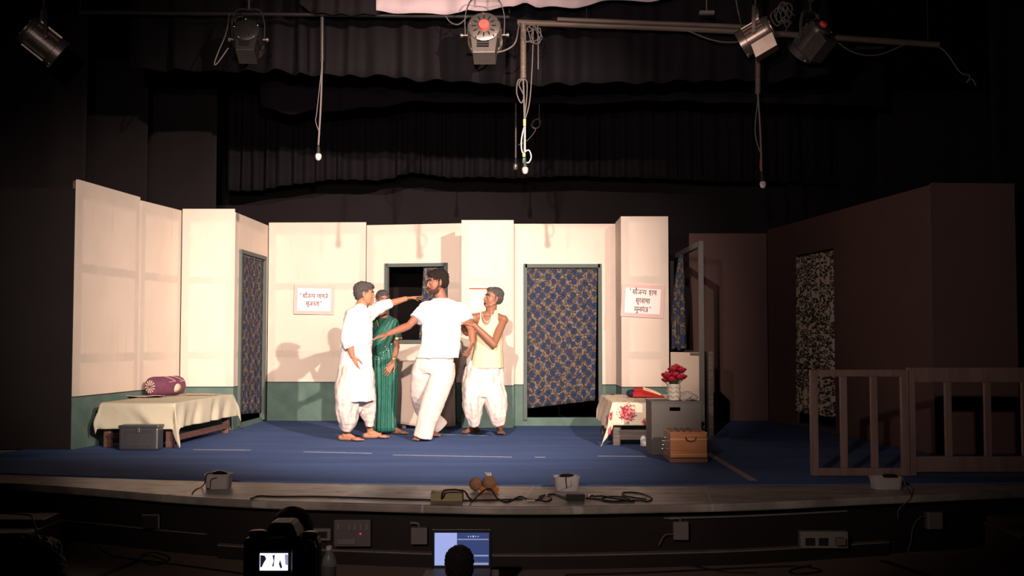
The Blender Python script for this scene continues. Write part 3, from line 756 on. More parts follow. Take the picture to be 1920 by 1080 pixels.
# ================================================================ furniture and props
def drape_cloth(x0, x1, y0, y1, zt_, dl, dr, df, db, seed=0, flare=.14, wav=.02, minz=.01, n=(60, 60), uvs=1.0, yaw=0.0, corner=.35):
    """cloth lying on a rectangle, hanging over by dl/dr (x) and df/db (y)"""
    W, D_ = x1-x0, y1-y0
    cx, cy = (x0+x1)/2, (y0+y1)/2; ca, sa = math.cos(yaw), math.sin(yaw)
    def fn(s, t):
        X = x0 - dl + (W+dl+dr)*s; Y = y0 - df + (D_+df+db)*t
        ox = x0 - X if X < x0 else (X - x1 if X > x1 else 0); sx = -1 if X < x0 else 1
        oy = y0 - Y if Y < y0 else (Y - y1 if Y > y1 else 0); sy = -1 if Y < y0 else 1
        px, py = min(max(X, x0), x1), min(max(Y, y0), y1)
        z = zt_ + .004*wob(X*3 + seed, 1, Y*3)
        if ox or oy:
            d = max(ox, oy) + corner*min(ox, oy); r = math.hypot(ox, oy); both = min(ox, oy)/max(ox, oy, 1e-6)
            k = flare*d + wav*math.sin(9*(X + Y*1.3) + seed + 3*wob(X*4+Y*4, 1, seed))*min(1, d*6) + .20*both*d
            px += sx*(ox/r)*k*1.0 + sx*.012*(ox > 0); py += sy*(oy/r)*k + sy*.012*(oy > 0)
            z = zt_ - min(d, 10) + .010*math.exp(-d*40)
            if z < minz:
                ex = minz - z; z = minz + .004*abs(math.sin(20*X)); px += sx*ex*.6*(ox/r); py += sy*ex*.6*(oy/r)
        dx, dy = px - cx, py - cy
        return V((cx + dx*ca - dy*sa, cy + dx*sa + dy*ca, z))
    return MB().grid(n[0], n[1], fn, lambda s, t: ((W+dl+dr)*s*uvs, (D_+df+db)*t*uvs))
# --- left bed
bx0, bx1, by0, by1, bz = -4.00, -3.27, 10.84, 12.60, .435
t = thing('bed', ((bx0+bx1)/2, (by0+by1)/2, 0), 'low reddish-brown wooden cot under the cream sheet at left', 'bed'); t.rotation_euler.z = -.07
MB().box(((bx0+bx1)/2, (by0+by1)/2, bz - .03), (bx1-bx0, by1-by0, .05)).build('bed_board', 'bed_wood', t, smooth=False, bevel=.005)
MB().box((bx1 - .03, (by0+by1)/2, .09), (.03, by1-by0-.1, .06)).build('side_rail', 'bed_wood', t, smooth=False, bevel=.004)
MB().box((bx0 + .03, (by0+by1)/2, .09), (.03, by1-by0-.1, .06)).build('side_rail', 'bed_wood', t, smooth=False, bevel=.004)
for x in (bx0 + .05, bx1 - .05):
    for y in (by0 + .05, by1 - .05):
        MB().box((x, y, bz/2 - .027), (.07, .07, bz - .056)).build('leg', 'bed_wood', t, smooth=False, bevel=.005)
tag(drape_cloth(bx0, bx1, by0, by1, bz + .005, .07, .24, .25, .10, seed=1.5, flare=.18, wav=.022, n=(80, 90), yaw=-.07, corner=.75).build('bedsheet', 'bedsheet', solid=.004, flat=True),
    'cream-yellow cotton bedsheet hanging over the sides of the left bed', 'bedsheet')
zb = bz + .012
# bolster
c0 = U(287, 722, Y=11.95); c1 = U(336, 719, Y=12.30); r = .105
c0.z = zb + r + .004; c1.z = zb + r + .004; ax = (c1 - c0).normalized(); c0 -= ax*.04; c1 += ax*.02
t = thing('bolster', tuple((c0+c1)/2 - V((0,0,r))), 'purple-maroon printed bolster lying on the left bed', 'pillow')
Lb = (c1-c0).length
MB().lathe(c0, c1-c0, [(0, .03), (.004, .075), (.02, r*.95), (.06, r*1.02), (Lb*.5, r), (Lb-.06, r*1.02), (Lb-.02, r*.93), (Lb-.004, .07), (Lb, .03)], 40).build('cover', 'bolster', t, disp=.008, dscale=.05)
d_, s_, u_ = frame(ax)
mb = MB()
for k in range(12):
    a0 = 2*math.pi*k/12; a1 = a0 + 2*math.pi/24
    p = lambda a, q, o: c0 - ax*o + (s_*math.cos(a) + u_*math.sin(a))*q
    mb.prism([p(a0+.1, .014, .006), p(a0, .070, .001), p(a1, .070, .001), p(a1-.1, .014, .006)], -ax*.004)
mb.build('end_petal_print', 'bolster_print', t)
def on_cyl(l, a, o=.004): return c0 + ax*l + (s_*math.cos(a) + u_*math.sin(a))*(r + o)
fr = math.atan2((V((0,-1,0))).dot(u_), (V((0,-1,0))).dot(s_))
up_ = math.atan2(V((0,0,1)).dot(u_), V((0,0,1)).dot(s_)); sg = 1 if ((up_-fr + math.pi) % (2*math.pi) - math.pi) > 0 else -1
mb = MB(); n = 22; cen_l, cen_a = Lb*.66, fr - sg*.25
ring = [on_cyl(cen_l + .052*math.cos(2*math.pi*k/n), cen_a + .052/r*math.sin(2*math.pi*k/n), .006) for k in range(n)]
vs = [mb.bm.verts.new(p) for p in ring]; cc = mb.bm.verts.new(on_cyl(cen_l, cen_a, .010))
for k in range(n): mb.bm.faces.new((vs[k], vs[(k+1) % n], cc))
mb.build('round_print', 'bolster_print', t, solid=.003)
mb = MB()
for L0, L1, a0, a1 in ((.22, .34, 1.3, .55), (.34, .50, 1.4, .5), (.34, .22, .5, .45), (.50, .42, .5, .48)):
    mb.tube([on_cyl(L0*Lb/.5*.9 + (L1-L0)*q*Lb/.5*.9, fr + sg*(a0 + (a1-a0)*q), .003) for q in (0, .33, .66, 1)], .005, 6)
mb.build('line_print', 'bolster_line', t)
# newspapers on the bed
def paper_stack(c, w_, d, yaw, label, lift=.02, seed=0):
    Rz = Matrix.Rotation(yaw, 3, 'Z')
    def fn(s, t2):
        x, y = (s-.5)*w_, (t2-.5)*d
        z = .006 + lift*max(0, wob(s*2.2, 1, seed + t2*1.5)) + lift*1.6*(max(0, .25 - s)/.25)**2
        return V(c) + Rz @ V((x, y, z))
    mb = MB(); mb.grid(20, 12, fn)
    return tag(mb.build('newspaper', 'newsprint', solid=.006, flat=True), label, 'newspaper')
p = U(268, 744, Z=zb); paper_stack((p.x, p.y, zb), .42, .30, .15, 'crumpled open newspaper near the front end of the left bed', .02, 1.2)
p = U(378, 736, Y=12.38); paper_stack((p.x, p.y, zb), .34, .22, .05, 'flat folded newspaper on the left bed, right of the bolster', .004, 3.0)
# tin trunk in front of the bed
p0, p1 = U(229, 843, Z=0), U(296, 845, Z=0); Yt = p1.y
x0, x1 = p0.x, p1.x; h = U(260, 797, Y=Yt).z; dp = .17
t = thing('tin_trunk', ((x0+x1)/2, Yt + dp/2, 0), 'small dull tin trunk on the carpet at the foot of the left bed', 'trunk')
MB().box(((x0+x1)/2, Yt + dp/2, h/2 - .012), (x1-x0, dp, h - .028)).build('body', 'tin', t, smooth=False, bevel=.018)
MB().box(((x0+x1)/2, Yt + dp/2, h - .017), (x1-x0+.012, dp+.012, .03)).build('lid', 'tin', t, smooth=False, bevel=.01)
mb = MB(); cx, cz = (x0+x1)/2, h/2 - .015
for k, f in enumerate((.86, .72, .60)):
    ww, hh = (x1-x0)*f/2, (h-.05)*f/2
    for q in (((cx-ww, cz-hh), (cx+ww, cz-hh)), ((cx+ww, cz-hh), (cx+ww, cz+hh)), ((cx+ww, cz+hh), (cx-ww, cz+hh)), ((cx-ww, cz+hh), (cx-ww, cz-hh))):
        mb.tube([(q[0][0], Yt - .001, q[0][1]), (q[1][0], Yt - .001, q[1][1])], .0025, 6, 0)
mb.build('pressed_panel_lines', 'tin', t)
MB().tube([(x0 + .01, Yt - .008, h - .004), (x1 - .01, Yt - .008, h - .004)], .004, 6, 0).build('rim', 'tin_edge', t)
MB().box((cx, Yt - .008, h - .05), (.03, .012, .045)).build('hasp', 'tin_edge', t, smooth=False, bevel=.003)
# --- right bed with rose cloth
rx0, rx1, ry0, ry1, rz = U(1151, 760, Y=11.05).x, 1.80, 11.05, 12.50, .43
t = thing('bed', ((rx0+rx1)/2, (ry0+ry1)/2, 0), 'low grey-brown wooden cot under the rose-print cloth at right', 'bed')
MB().box(((rx0+rx1)/2, (ry0+ry1)/2, rz - .03), (rx1-rx0, ry1-ry0, .05)).build('bed_board', 'grey_wood', t, smooth=False, bevel=.005)
MB().box(((rx0+rx1)/2, ry0 + .03, .11), (rx1-rx0-.02, .04, .10)).build('front_rail', 'grey_wood', t, smooth=False, bevel=.004)
MB().box((rx0 + .03, (ry0+ry1)/2, .11), (.04, ry1-ry0-.1, .10)).build('side_rail', 'grey_wood', t, smooth=False, bevel=.004)
for x in (rx0 + .03, rx1 - .05):
    for y in (ry0 + .05, ry1 - .05):
        MB().box((x, y, rz/2 - .027), (.075, .075, rz - .056)).build('leg', 'grey_wood', t, smooth=False, bevel=.005)
tag(drape_cloth(rx0, rx1, ry0, ry1, rz + .005, .27, .04, .225, .02, seed=2.5, flare=.20, wav=.012, n=(90, 90), uvs=1.0, corner=.75).build('bedspread', 'rose', solid=.004, flat=True),
    'cream bedspread with red roses covering the right bed', 'bedspread')
# folded red cloth
p = U(1216, 744, Z=rz + .02)
t = thing('folded_cloth', (p.x, p.y + .1, rz + .012), 'folded red cloth with gold stripes on the rose-print bed', 'cloth')
c = V((p.x, p.y + .1, rz + .012))
def fn(s, q):
    x = (s-.5)*.34; y = (q-.5)*.26
    env = max(0, 1 - (2*abs(q-.5))**3)*max(0, 1-(2*abs(s-.42)*.9)**4)
    return c + V((x, y, .008 + env*(.075 - .10*(s-.3)*(s > .3) + .018*math.sin(14*q + 5*s))))
MB().grid(30, 24, fn).build('red_layer', 'red_cloth', t, solid=.012, flat=True)
mb = MB()
for o in (-.05, -.085):
    mb.tube([fn(.35 + .55*k/8, .5 + o*2 - .28*k/8*.6) + V((0, -.004, .011)) for k in range(9)], .007, 8)
mb.build('gold_stripe', 'gold_cloth', t)
MB().ell(c + V((-.18, .0, .042)), ((.05,0,0), (0,.09,0), (0,0,.04))).build('navy_fold', 'navy_cloth', t, disp=.02, dscale=.04)
# grey cupboard box
q0, q1 = U(1222, 853, Z=0), U(1316, 851, Z=0); Yb = q0.y; bw = U(1315, 800, Y=Yb).x - q0.x; bh = U(1260, 756, Y=Yb).z; bd = .42
yaw_b = 0.0
t = thing('grey_box', (q0.x + bw/2, Yb + bd/2, 0), 'grey painted plywood box with hand slot, standing before the rose-print bed', 'box')
sx = (U(1256, 760, Y=Yb).x + U(1275, 760, Y=Yb).x)/2; sw = .10; sz = bh - .055; sh = .034; W_ = .018
mb = MB()   # front with a real slot
for (xa, xb, za, zb_) in ((q0.x, sx - sw/2, .002, bh), (sx + sw/2, q0.x + bw, .002, bh), (sx - sw/2, sx + sw/2, .002, sz - sh/2), (sx - sw/2, sx + sw/2, sz + sh/2, bh)):
    mb.box(((xa+xb)/2, Yb + W_/2, (za+zb_)/2), (xb-xa, W_, zb_-za))
mb.build('front_panel', 'grey_paint', t, smooth=False)
MB().box((q0.x + W_/2, Yb + bd/2 + W_/2, bh/2 + .001), (W_, bd - W_, bh - .002)).box((q0.x + bw - W_/2, Yb + bd/2 + W_/2, bh/2 + .001), (W_, bd - W_, bh - .002)).box((q0.x + bw/2, Yb + bd - W_/2, bh/2 + .001), (bw - 2*W_, W_, bh - .002)).build('side_panels', 'grey_paint', t, smooth=False)
MB().box((q0.x + bw/2, Yb + bd/2, bh + .008), (bw + .012, bd + .012, .016)).build('top_panel', 'grey_paint', t, smooth=False, bevel=.003)
bt = bh + .017
# flower pot wrapped in paper
pc = U(1263, 752, Y=Yb + .17); pc.z = bt
t = thing('flower_pot', tuple(pc), 'crimson artificial roses in a glass wrapped with crinkled pale paper, on the grey box', 'flowers')
hp = .155
MB().lathe(pc, (0,0,1), [(0, .045), (.004, .055), (.05, .060), (hp-.01, .062), (hp, .064), (hp, .055), (hp-.02, .052)], 28).build('wrapped_glass', 'paper_wrap', t, disp=.006, dscale=.02)
mb = MB()
for row in range(3):
    mb.tube([pc + V((.0655*math.cos(a_), .0655*math.sin(a_), .03 + .042*row + (.018 if q_ % 2 else 0))) for q_, a_ in ((q, q*math.pi/7) for q in range(15))], .0028, 6, 0)
mb.build('lattice_pattern', 'rag', t)
MB().cyl(pc + V((0,0,hp-.015)), pc + V((0,0,hp-.005)), .05).build('leaf_bed', 'leaf', t)
def rose(c, r, name='rose'):
    c = V(c); mb = MB(); rr = random.Random(int(c.x*1e4))
    for layer, (R, n, op) in enumerate(((r*.35, 3, .1), (r*.62, 5, .45), (r*.9, 6, .55), (r, 7, .85))):
        for k in range(n):
            a = 2*math.pi*k/n + layer*.6; base_ = c + V((0,0,-r*.5))
            wd = 2*math.pi/n*.75
            def fn(s, q, a=a, R=R, op=op, wd=wd):
                an = a + (s-.5)*wd*2; rad = R*(.25 + .75*q**.6)*(1 + .12*math.sin(5*an)); h = r*(.15 + q*(1.25 - .45*op)) - r*.25*op*q*q*q
                return base_ + V((math.cos(an)*rad, math.sin(an)*rad, h + rr.uniform(-.002, .002)))
            mb.grid(6, 5, fn)
    return mb.build(name, 'rose_red', t, solid=.0015, flat=True)
fl = [(1251, 706, .00, .058), (1266, 706, .03, .056), (1277, 696, .00, .054), (1262, 695, .05, .052), (1274, 710, -.02, .050), (1259, 713, -.04, .046), (1248, 714, .02, .04), (1281, 708, .03, .042), (1268, 690, .07, .046)]
for px, py, dy, r_ in fl:
    f = U(px, py, Y=pc.y + dy); rose(f, r_)
    MB().tube([pc + V((0,0,hp-.02)), (pc + f)*.5 + V((0,0,.05)), f - V((0,0,r_*.5))], .004, 6).build('stem', 'leaf', t)
mb = MB()
for k in range(7):
    a = k*.9; mb.ell(pc + V((.05*math.cos(a), .05*math.sin(a), hp + .02)), ((.012*math.cos(a), .012*math.sin(a), .01), (-.012*math.sin(a), .012*math.cos(a), 0), (.03*math.cos(a), .03*math.sin(a), .03)), 8, 6)
mb.build('leaves', 'leaf', t)
# crumpled rag next to it
rc = U(1292, 752, Y=Yb + .14); rc.z = bt
mb = MB().ell(rc + V((-.02, 0, .045)), ((.06,0,0), (0,.06,0), (0,0,.046))).ell(rc + V((.035, .01, .03)), ((.05,0,0), (0,.05,0), (0,0,.032))).ell(rc + V((-.055, -.02, .02)), ((.035,0,0), (0,.03,0), (0,0,.024)))
tag(mb.build('crumpled_rag', 'rag', remesh=.006, smooth_it=1, disp=.022, dscale=.03), 'grey crumpled cloth lump beside the rose pot on the grey box', 'cloth')
# white shoe by the bed
sc_ = U(1209, 838, Z=0)
mb = MB().ell(sc_ + V((0, .07, .035)), ((.035,0,0), (0,.11,0), (0,0,.035))).ell(sc_ + V((0, .13, .06)), ((.032,0,0), (0,.04,0), (0,0,.045)))
t = thing('white_shoe', tuple(sc_ + V((0,.07,.001))), 'white shoe tucked under the rose-print bed beside the grey box', 'shoe')
mb.build('upper', 'paper', t, remesh=.005, smooth_it=2); MB().ell(sc_ + V((0, .075, .01)), ((.038,0,0), (0,.115,0), (0,0,.010))).build('sole', 'board', t)
# harmonium box
h0, h1 = U(1257, 868, Z=0), U(1326, 868, Z=0); Yh = h0.y; hw = h1.x - h0.x; hh = U(1290, 812, Y=Yh).z - .005; hd = .42
hx = h0.x + hw/2; yaw = math.radians(0)
t = thing('harmonium', (hx, Yh + hd/2, 0), 'orange-brown wooden harmonium case with carrying ring, in front of the grey box', 'harmonium')
MB().box((hx, Yh + hd/2, .02), (hw + .012, hd + .012, .036)).build('base_board', 'harm_dark', t, smooth=False, bevel=.004)
MB().box((hx, Yh + hd/2, .0385 + .012), (hw + .006, hd + .006, .012)).build('base_moulding', 'harm', t, smooth=False, bevel=.003)
MB().box((hx, Yh + hd/2, (.045 + hh)/2), (hw, hd, hh - .045)).build('case', 'harm', t, smooth=False, bevel=.004)
MB().box((hx, Yh + hd/2, hh + .006), (hw + .008, hd + .008, .014)).build('lid', 'harm', t, smooth=False, bevel=.004)
mb = MB()
for k in range(4): mb.box((hx - hw*.36 + k*.055, Yh + hd/2, hh + .017), (.03, hd*.8, .01))
mb.build('lid_slats', 'harm_dark', t, smooth=False, bevel=.002)
MB().tube([(hx + .02 + .045*math.cos(a), Yh - .012, hh - .03 + .035*math.sin(a)) for a in [math.pi + k*math.pi/8 for k in range(9)]], .005, 8).build('carrying_ring', 'lamp_dark', t)
mb = MB()
for k in range(4):
    z = hh - .04 - .035*k; mb.cyl((hx - hw/2 - .045, Yh + .10 + .02*k, z), (hx - hw/2, Yh + .10 + .02*k, z), .006, n=10); mb.sph((hx - hw/2 - .045, Yh + .10 + .02*k, z), .010, 10, 8)
mb.build('stop_knob', 'chrome', t)
MB().box((hx, Yh - .004, .07), (hw, .006, .006)).box((hx, Yh - .004, hh - .05), (hw, .005, .005)).build('brass_line', 'gold', t, smooth=False)
# --- table with long cloth under the window
T0, T1 = U(748, 700, Y=13.12).x, U(856, 700, Y=13.12).x; ty0, ty1, tz = 13.12, 13.62, .80
T1 = min(T1, -.70)
t = thing('side_table', ((T0+T1)/2, (ty0+ty1)/2, 0), 'small table hidden by its long pale cloth under the window', 'table')
MB().box(((T0+T1)/2, (ty0+ty1)/2, tz - .02), (T1-T0-.03, ty1-ty0-.03, .03)).build('table_top', 'grey_wood', t, smooth=False)
for x in (T0 + .06, T1 - .06):
    for y in (ty0 + .06, ty1 - .06): MB().box((x, y, tz/2 - .017), (.045, .045, tz - .036)).build('leg', 'grey_wood', t, smooth=False)
mb = MB()
per = []
def fn(s, q):
    # s runs around front and sides, q downwards
    Lx, Ly = T1-T0, ty1-ty0; tot = Lx + 2*Ly; a = s*tot
    if a < Ly: x, y, nx, ny = T0, ty1 - a, -1, 0
    elif a < Ly + Lx: x, y, nx, ny = T0 + a - Ly, ty0, 0, -1
    else: x, y, nx, ny = T1, ty0 + a - Ly - Lx, 1, 0
    hem = .07 - .05*s + .02*math.sin(9*s)
    z = tz + .003 - q*(tz - hem); k = .012 + q*.05*(.5 + .5*math.sin(a*17 + 2*wob(a*3, 1, 4))) 
    k *= .35 if nx > 0 else 1
    return V((x + nx*k, y + ny*k, z))
mb.grid(90, 16, fn); mb.box(((T0+T1)/2, (ty0+ty1)/2, tz + .003), (T1-T0+.02, ty1-ty0, .006))
tag(mb.build('tablecloth', 'tablecloth', solid=.004, flat=True), 'long pale beige cloth covering the small table under the window', 'tablecloth')
# ================================================================ signs with lettering
S = {  # strokes in a unit cell, y=1 is the head line
 'sa': (.78, [[(.12,1),(.30,.82),(.28,.64),(.08,.52),(.20,.30),(.42,.06)], [(.22,.50),(.62,.50)], [(.62,1),(.62,0)]]),
 'aa': (.32, [[(.16,1),(.16,0)]]),
 'au': (.36, [[(.16,1),(.16,0)], [(.16,1),(-.10,1.42)], [(.16,1),(.10,1.50)]]),
 'ja': (.82, [[(.68,1),(.68,0)], [(.68,.58),(.40,.58),(.46,.34),(.34,.16),(.16,.20),(.06,.38)]]),
 'na': (.72, [[(.58,1),(.58,0)], [(.58,.55),(.20,.55),(.08,.42),(.20,.34)]]),
 'nh': (.42, [[(.42,.55),(.18,.55),(.06,.42),(.18,.34)]]),
 'ya': (.78, [[(.64,1),(.64,0)], [(.14,1),(.30,.80),(.12,.60),(.18,.36),(.40,.30),(.64,.42)]]),
 'mh': (.42, [[(.14,1),(.14,.36),(.06,.30)], [(.10,.40),(.42,.40)]]),
 'ma': (.76, [[(.62,1),(.62,0)], [(.16,1),(.16,.36),(.06,.30)], [(.10,.42),(.62,.42)]]),
 'ha': (.66, [[(.34,1),(.34,.82),(.12,.80),(.10,.60),(.46,.60),(.46,.40),(.20,.34),(.20,.14),(.44,.10),(.36,-.10)]]),
 'Na': (.80, [[(.12,1),(.12,.46),(.26,.36),(.42,.46),(.42,1)], [(.66,1),(.66,0)]]),
 'je': (.82, [[(.68,1),(.68,0)], [(.68,.58),(.40,.58),(.46,.34),(.34,.16),(.16,.20),(.06,.38)], [(.66,1),(.40,1.42)]]),
 'su': (.78, [[(.12,1),(.30,.82),(.28,.64),(.08,.52),(.20,.30),(.42,.06)], [(.22,.50),(.62,.50)], [(.62,1),(.62,0)], [(.62,0),(.46,-.10),(.46,-.24),(.62,-.32),(.82,-.26)]]),
 'ta': (.72, [[(.58,1),(.58,0)], [(.58,.58),(.26,.56),(.12,.34),(.30,.08)]]),
 'cha': (.78, [[(.64,1),(.64,0)], [(.08,.76),(.64,.76)], [(.22,.76),(.16,.44),(.40,.34),(.64,.50)]]),
 'kha': (1.02, [[(.12,1),(.28,.80),(.10,.58),(.26,.30),(.50,.06)], [(.88,1),(.88,0)], [(.88,.66),(.58,.66),(.52,.44),(.88,.38)]]),
 'muu': (.76, [[(.62,1),(.62,0)], [(.16,1),(.16,.36),(.06,.30)], [(.10,.42),(.62,.42)], [(.62,0),(.80,-.08),(.78,-.24),(.56,-.26),(.40,-.40)]]),
 'la': (.84, [[(.70,1),(.70,0)], [(.10,.24),(.12,.58),(.36,.58),(.36,.26)], [(.36,.54),(.70,.54)]]),
 'mam': (.76, [[(.62,1),(.62,0)], [(.16,1),(.16,.36),(.06,.30)], [(.10,.42),(.62,.42)], [(.34,1.24),(.40,1.30)]]),
 'tra': (.74, [[(.60,1),(.60,0)], [(.60,.62),(.20,.62)], [(.60,.40),(.36,.28),(.12,.02)]]),
}
def sign(name, pos, w_, h_, tilt, lines, size, label, border_=.045, lh=2.0, y0=0):
    pos = V(pos); t = thing(name, tuple(pos), label, 'sign')
    R = Matrix.Rotation(tilt, 3, 'Y')
    MB().box(pos, (w_, .016, h_), R=R).build('mount_board', 'board', t, smooth=False)
    MB().box(pos + R @ V((0, -.0095, 0)), (w_ - 2*border_, .003, h_ - 2*border_), R=R).build('paper', 'paper', t, smooth=False)
    mb = MB(); th = size*.13; cnt = [0]
    for li, (words, q0, q1) in enumerate(lines):
        tot = sum(sum(S[g][0] for g in wd) for wd in words) + .55*(len(words)-1) + (.6 if q0 else 0) + (.6 if q1 else 0)
        x = -tot/2*size; zb_ = y0 - li*lh*size
        def dab(x, z): mb.box(pos + R @ V((x, -.0125, z)), (size*.26, .003, size*.28), R=R)
        if q0: dab(x + .1*size, zb_ + size*1.05); x += .6*size
        for wi, wd in enumerate(words):
            ww = sum(S[g][0] for g in wd)*size
            def stroke(a, b):
                cnt[0] += 1; oy = -.0125 - .00006*cnt[0]
                A_, B_ = V((a[0], oy, a[1])), V((b[0], oy, b[1])); dv = (B_-A_).normalized()*th*.3
                mb.beam(pos + R @ (A_ - dv), pos + R @ (B_ + dv), th, .003, R @ V((0, -1, 0)))
            stroke((x, zb_ + size), (x + ww, zb_ + size))
            for g in wd:
                for st in S[g][1]:
                    for a, b in zip(st, st[1:]): stroke((x + a[0]*size, zb_ + a[1]*size), (x + b[0]*size, zb_ + b[1]*size))
                x += S[g][0]*size
            x += .55*size
        if q1: dab(x - .1*size, zb_ + size*1.05)
    mb.build('lettering', 'ink', t, smooth=False); return t
s0 = U(589, 562, Y=14.0); s0.y = E.y + (S1.y - E.y)*(s0.x - E.x)/(S1.x - E.x) - .022
s0 = U(589, 562, Y=s0.y)
sign('paper_sign', s0, .525, .385, math.radians(1.2), [([['sa','au','ja','nh','ya'], ['mh','ha','Na','je']], 1, 0), ([['su','ja','na','ta','aa']], 0, 1)], .052,
     'pink-edged white sign with two lines of lettering on the left part of the back wall', y0=.02, lh=1.95)
s1 = U(1205, 564.5, Y=12.9 - .014)
sign('paper_sign', s1, .505, .385, math.radians(3.2), [([['sa','au','ja','nh','ya'], ['ha','aa','cha']], 1, 0), ([['su','kha','aa','cha','aa']], 0, 0), ([['muu','la','mam','tra']], 0, 1)], .052,
     'tilted pink-edged white sign with three lines of lettering on the right pillar', y0=.075, lh=1.95)
c = U(897, 562, Y=13.29); t = thing('wall_calendar', tuple(c), 'pale paper calendar with a red bar on the middle pillar, beside the vest-wearing man', 'calendar')
MB().box(c, (.22, .008, .30)).build('sheet', mat('pale_calendar_paper', (.82,.70,.55), .8), t, smooth=False)
MB().box(c + V((0, -.006, .135)), (.22, .005, .016)).build('red_bar', 'red_ink', t, smooth=False)
# ================================================================ things on the apron
def plastic_box(px, py, w_, h_, d_, m, label, mic=True, seed=0):
    c = U(px, py, Z=0); t = thing('plastic_box', tuple(c), label, 'box', None)
    c = V((c.x, c.y + d_/2, 0)); z0 = -.0095
    mb = MB(); rings = []
    def rr(wx, dy, z):
        pts = []; r = .03
        for cx_, cy_, a0 in ((wx-r, dy-r, 0), (-wx+r, dy-r, 90), (-wx+r, -dy+r, 180), (wx-r, -dy+r, 270)):
            for k in range(5): a = math.radians(a0 + k*22.5); pts.append(c + V((cx_ + r*math.cos(a), cy_ + r*math.sin(a), z)))
        return pts
    w2, d2 = w_/2, d_/2
    mb.skin([rr(w2*.86, d2*.86, z0), rr(w2*.96, d2*.96, z0 + h_*.9), rr(w2, d2, z0 + h_*.92), rr(w2, d2, z0 + h_), rr(w2*.94, d2*.94, z0 + h_), rr(w2*.82, d2*.82, z0 + .008)])
    mb.build('tub', m, t)
    return c, t, z0 + h_
c, t, z = plastic_box(405, 915, .19, .105, .15, 'clear_dim', 'cloudy plastic tub with flat microphone on the stage edge at left')
def disc_mic(c, z, label, dx=0):
    t = thing('boundary_microphone', (c.x + dx, c.y, z), label, 'microphone')
    MB().lathe((c.x + dx, c.y, z + .0005), (0,0,1), [(0, .052), (.006, .055), (.014, .045), (.018, .02)], 24).build('body', 'black_plastic', t)
    MB().ell((c.x + dx, c.y - .01, z + .017), ((.02,0,0), (0,.02,0), (0,0,.006)), 12, 8).build('grille', 'lamp_metal', t)
    return t
disc_mic(c, z + .001, 'black flat microphone resting on the left plastic tub'); MB
c2, t, z2 = plastic_box(1063, 919, .19, .10, .14, 'clear_plastic', 'translucent plastic tub with flat microphone on the stage edge behind the black adapter')
disc_mic(c2, z2 + .001, 'black flat microphone resting on the middle plastic tub')
c3, t, z3 = plastic_box(1668, 916, .22, .085, .15, 'clear_dim', 'grey plastic tub with flat microphone on the stage edge below the railing')
disc_mic(c3, z3 + .001, 'black flat microphone resting on the right plastic tub', .03)
# coconuts and marigolds
def coconut(px, py, r, label, tuft):
    c = U(px, py, Z=0); t = thing('coconut', (c.x, c.y, -.009), label, 'coconut')
    MB().ell((c.x, c.y, r*1.04 - .009), ((r,0,0), (0,r,0), (0,0,r*1.05)), 24, 16).build('husk', 'coconut', t, disp=.004, dscale=.01)
    if tuft:
        mb = MB()
        for k in range(7): mb.caps((c.x + .004*k - .012, c.y, r*2.05 - .01), (c.x + .007*k - .03, c.y - .01*(k % 3), r*2.1 + .012), .003, .0015, 6)
        mb.build('tuft', 'paper', t)
coconut(892, 918, .046, 'plain brown coconut on the stage edge, left of the pair', False)
coconut(917, 918, .052, 'brown coconut with pale tuft on the stage edge, between the marigolds', True)
for i, (px, lab) in enumerate(((905, 'orange marigold head tucked left of the tufted coconut'), (930, 'orange marigold head tucked right of the tufted coconut'))):
    c = U(px, 921, Z=0); mb = MB()
    for k in range(40):
        a = k*2.4; q = k/40; mb.ell((c.x + .016*math.sqrt(q)*math.cos(a)*1.1, c.y + .016*math.sqrt(q)*math.sin(a), .014 + .010*(1-q)), ((.006,0,0), (0,.006,0), (0,0,.008)), 6, 5)
    mb.ell((c.x, c.y, .006), ((.02,0,0), (0,.02,0), (0,0,.015)), 12, 8); tag(mb.build('marigold', 'marigold', origin=(c.x, c.y, -.009)), lab, 'flower')
# carton with film top
p0, p1 = U(807, 941, Z=-.01), U(867, 941, Z=-.01); Yc = p0.y; p0.y = Yc
t = thing('carton', ((p0.x+p1.x)/2, Yc + .09, -.009), 'low yellowish carton with crinkled film on top, at the stage edge', 'carton')
MB().box(((p0.x+p1.x)/2, Yc + .09, .020), (p1.x-p0.x, .17, .056)).build('box', 'carton', t, smooth=False, bevel=.003)
MB().ell(((p0.x+p1.x)/2, Yc + .09, .049), (((p1.x-p0.x)*.48,0,0), (0,.08,0), (0,0,.012)), 24, 8).build('film', 'carton_top', t, disp=.012, dscale=.02)
# adapter
p0, p1 = U(1062, 941, Z=-.01), U(1097, 941, Z=-.01)
t = thing('power_adapter', ((p0.x+p1.x)/2, p0.y + .04, -.009), 'black power adapter block at the stage edge, right of centre', 'adapter')
MB().box(((p0.x+p1.x)/2, p0.y + .04, .018), (p1.x-p0.x, .075, .042)).build('case', 'black_plastic', t, smooth=False, bevel=.005)
MB().box((p1.x - .012, p0.y - .001, -.004), (.012, .01, .009)).box((p0.x + .012, p0.y - .001, -.004), (.012, .01, .009)).build('foot', 'black_plastic', t, smooth=False)
tag(MB().caps(U(1102, 931, Z=0), U(1112, 930, Z=0), .006, .008, 10).caps(U(1104, 933, Z=0), U(1107, 927, Z=.012), .005, .004, 8).build('plug', 'chrome'), 'bright metal plug lying right of the black adapter', 'plug')
tag(MB().caps(U(988, 938, Z=.0), U(1002, 938.5, Z=.0), .006, .006, 10).build('cable_connector', 'cable_white'), 'white cable joint on the black cable left of the adapter', 'connector')
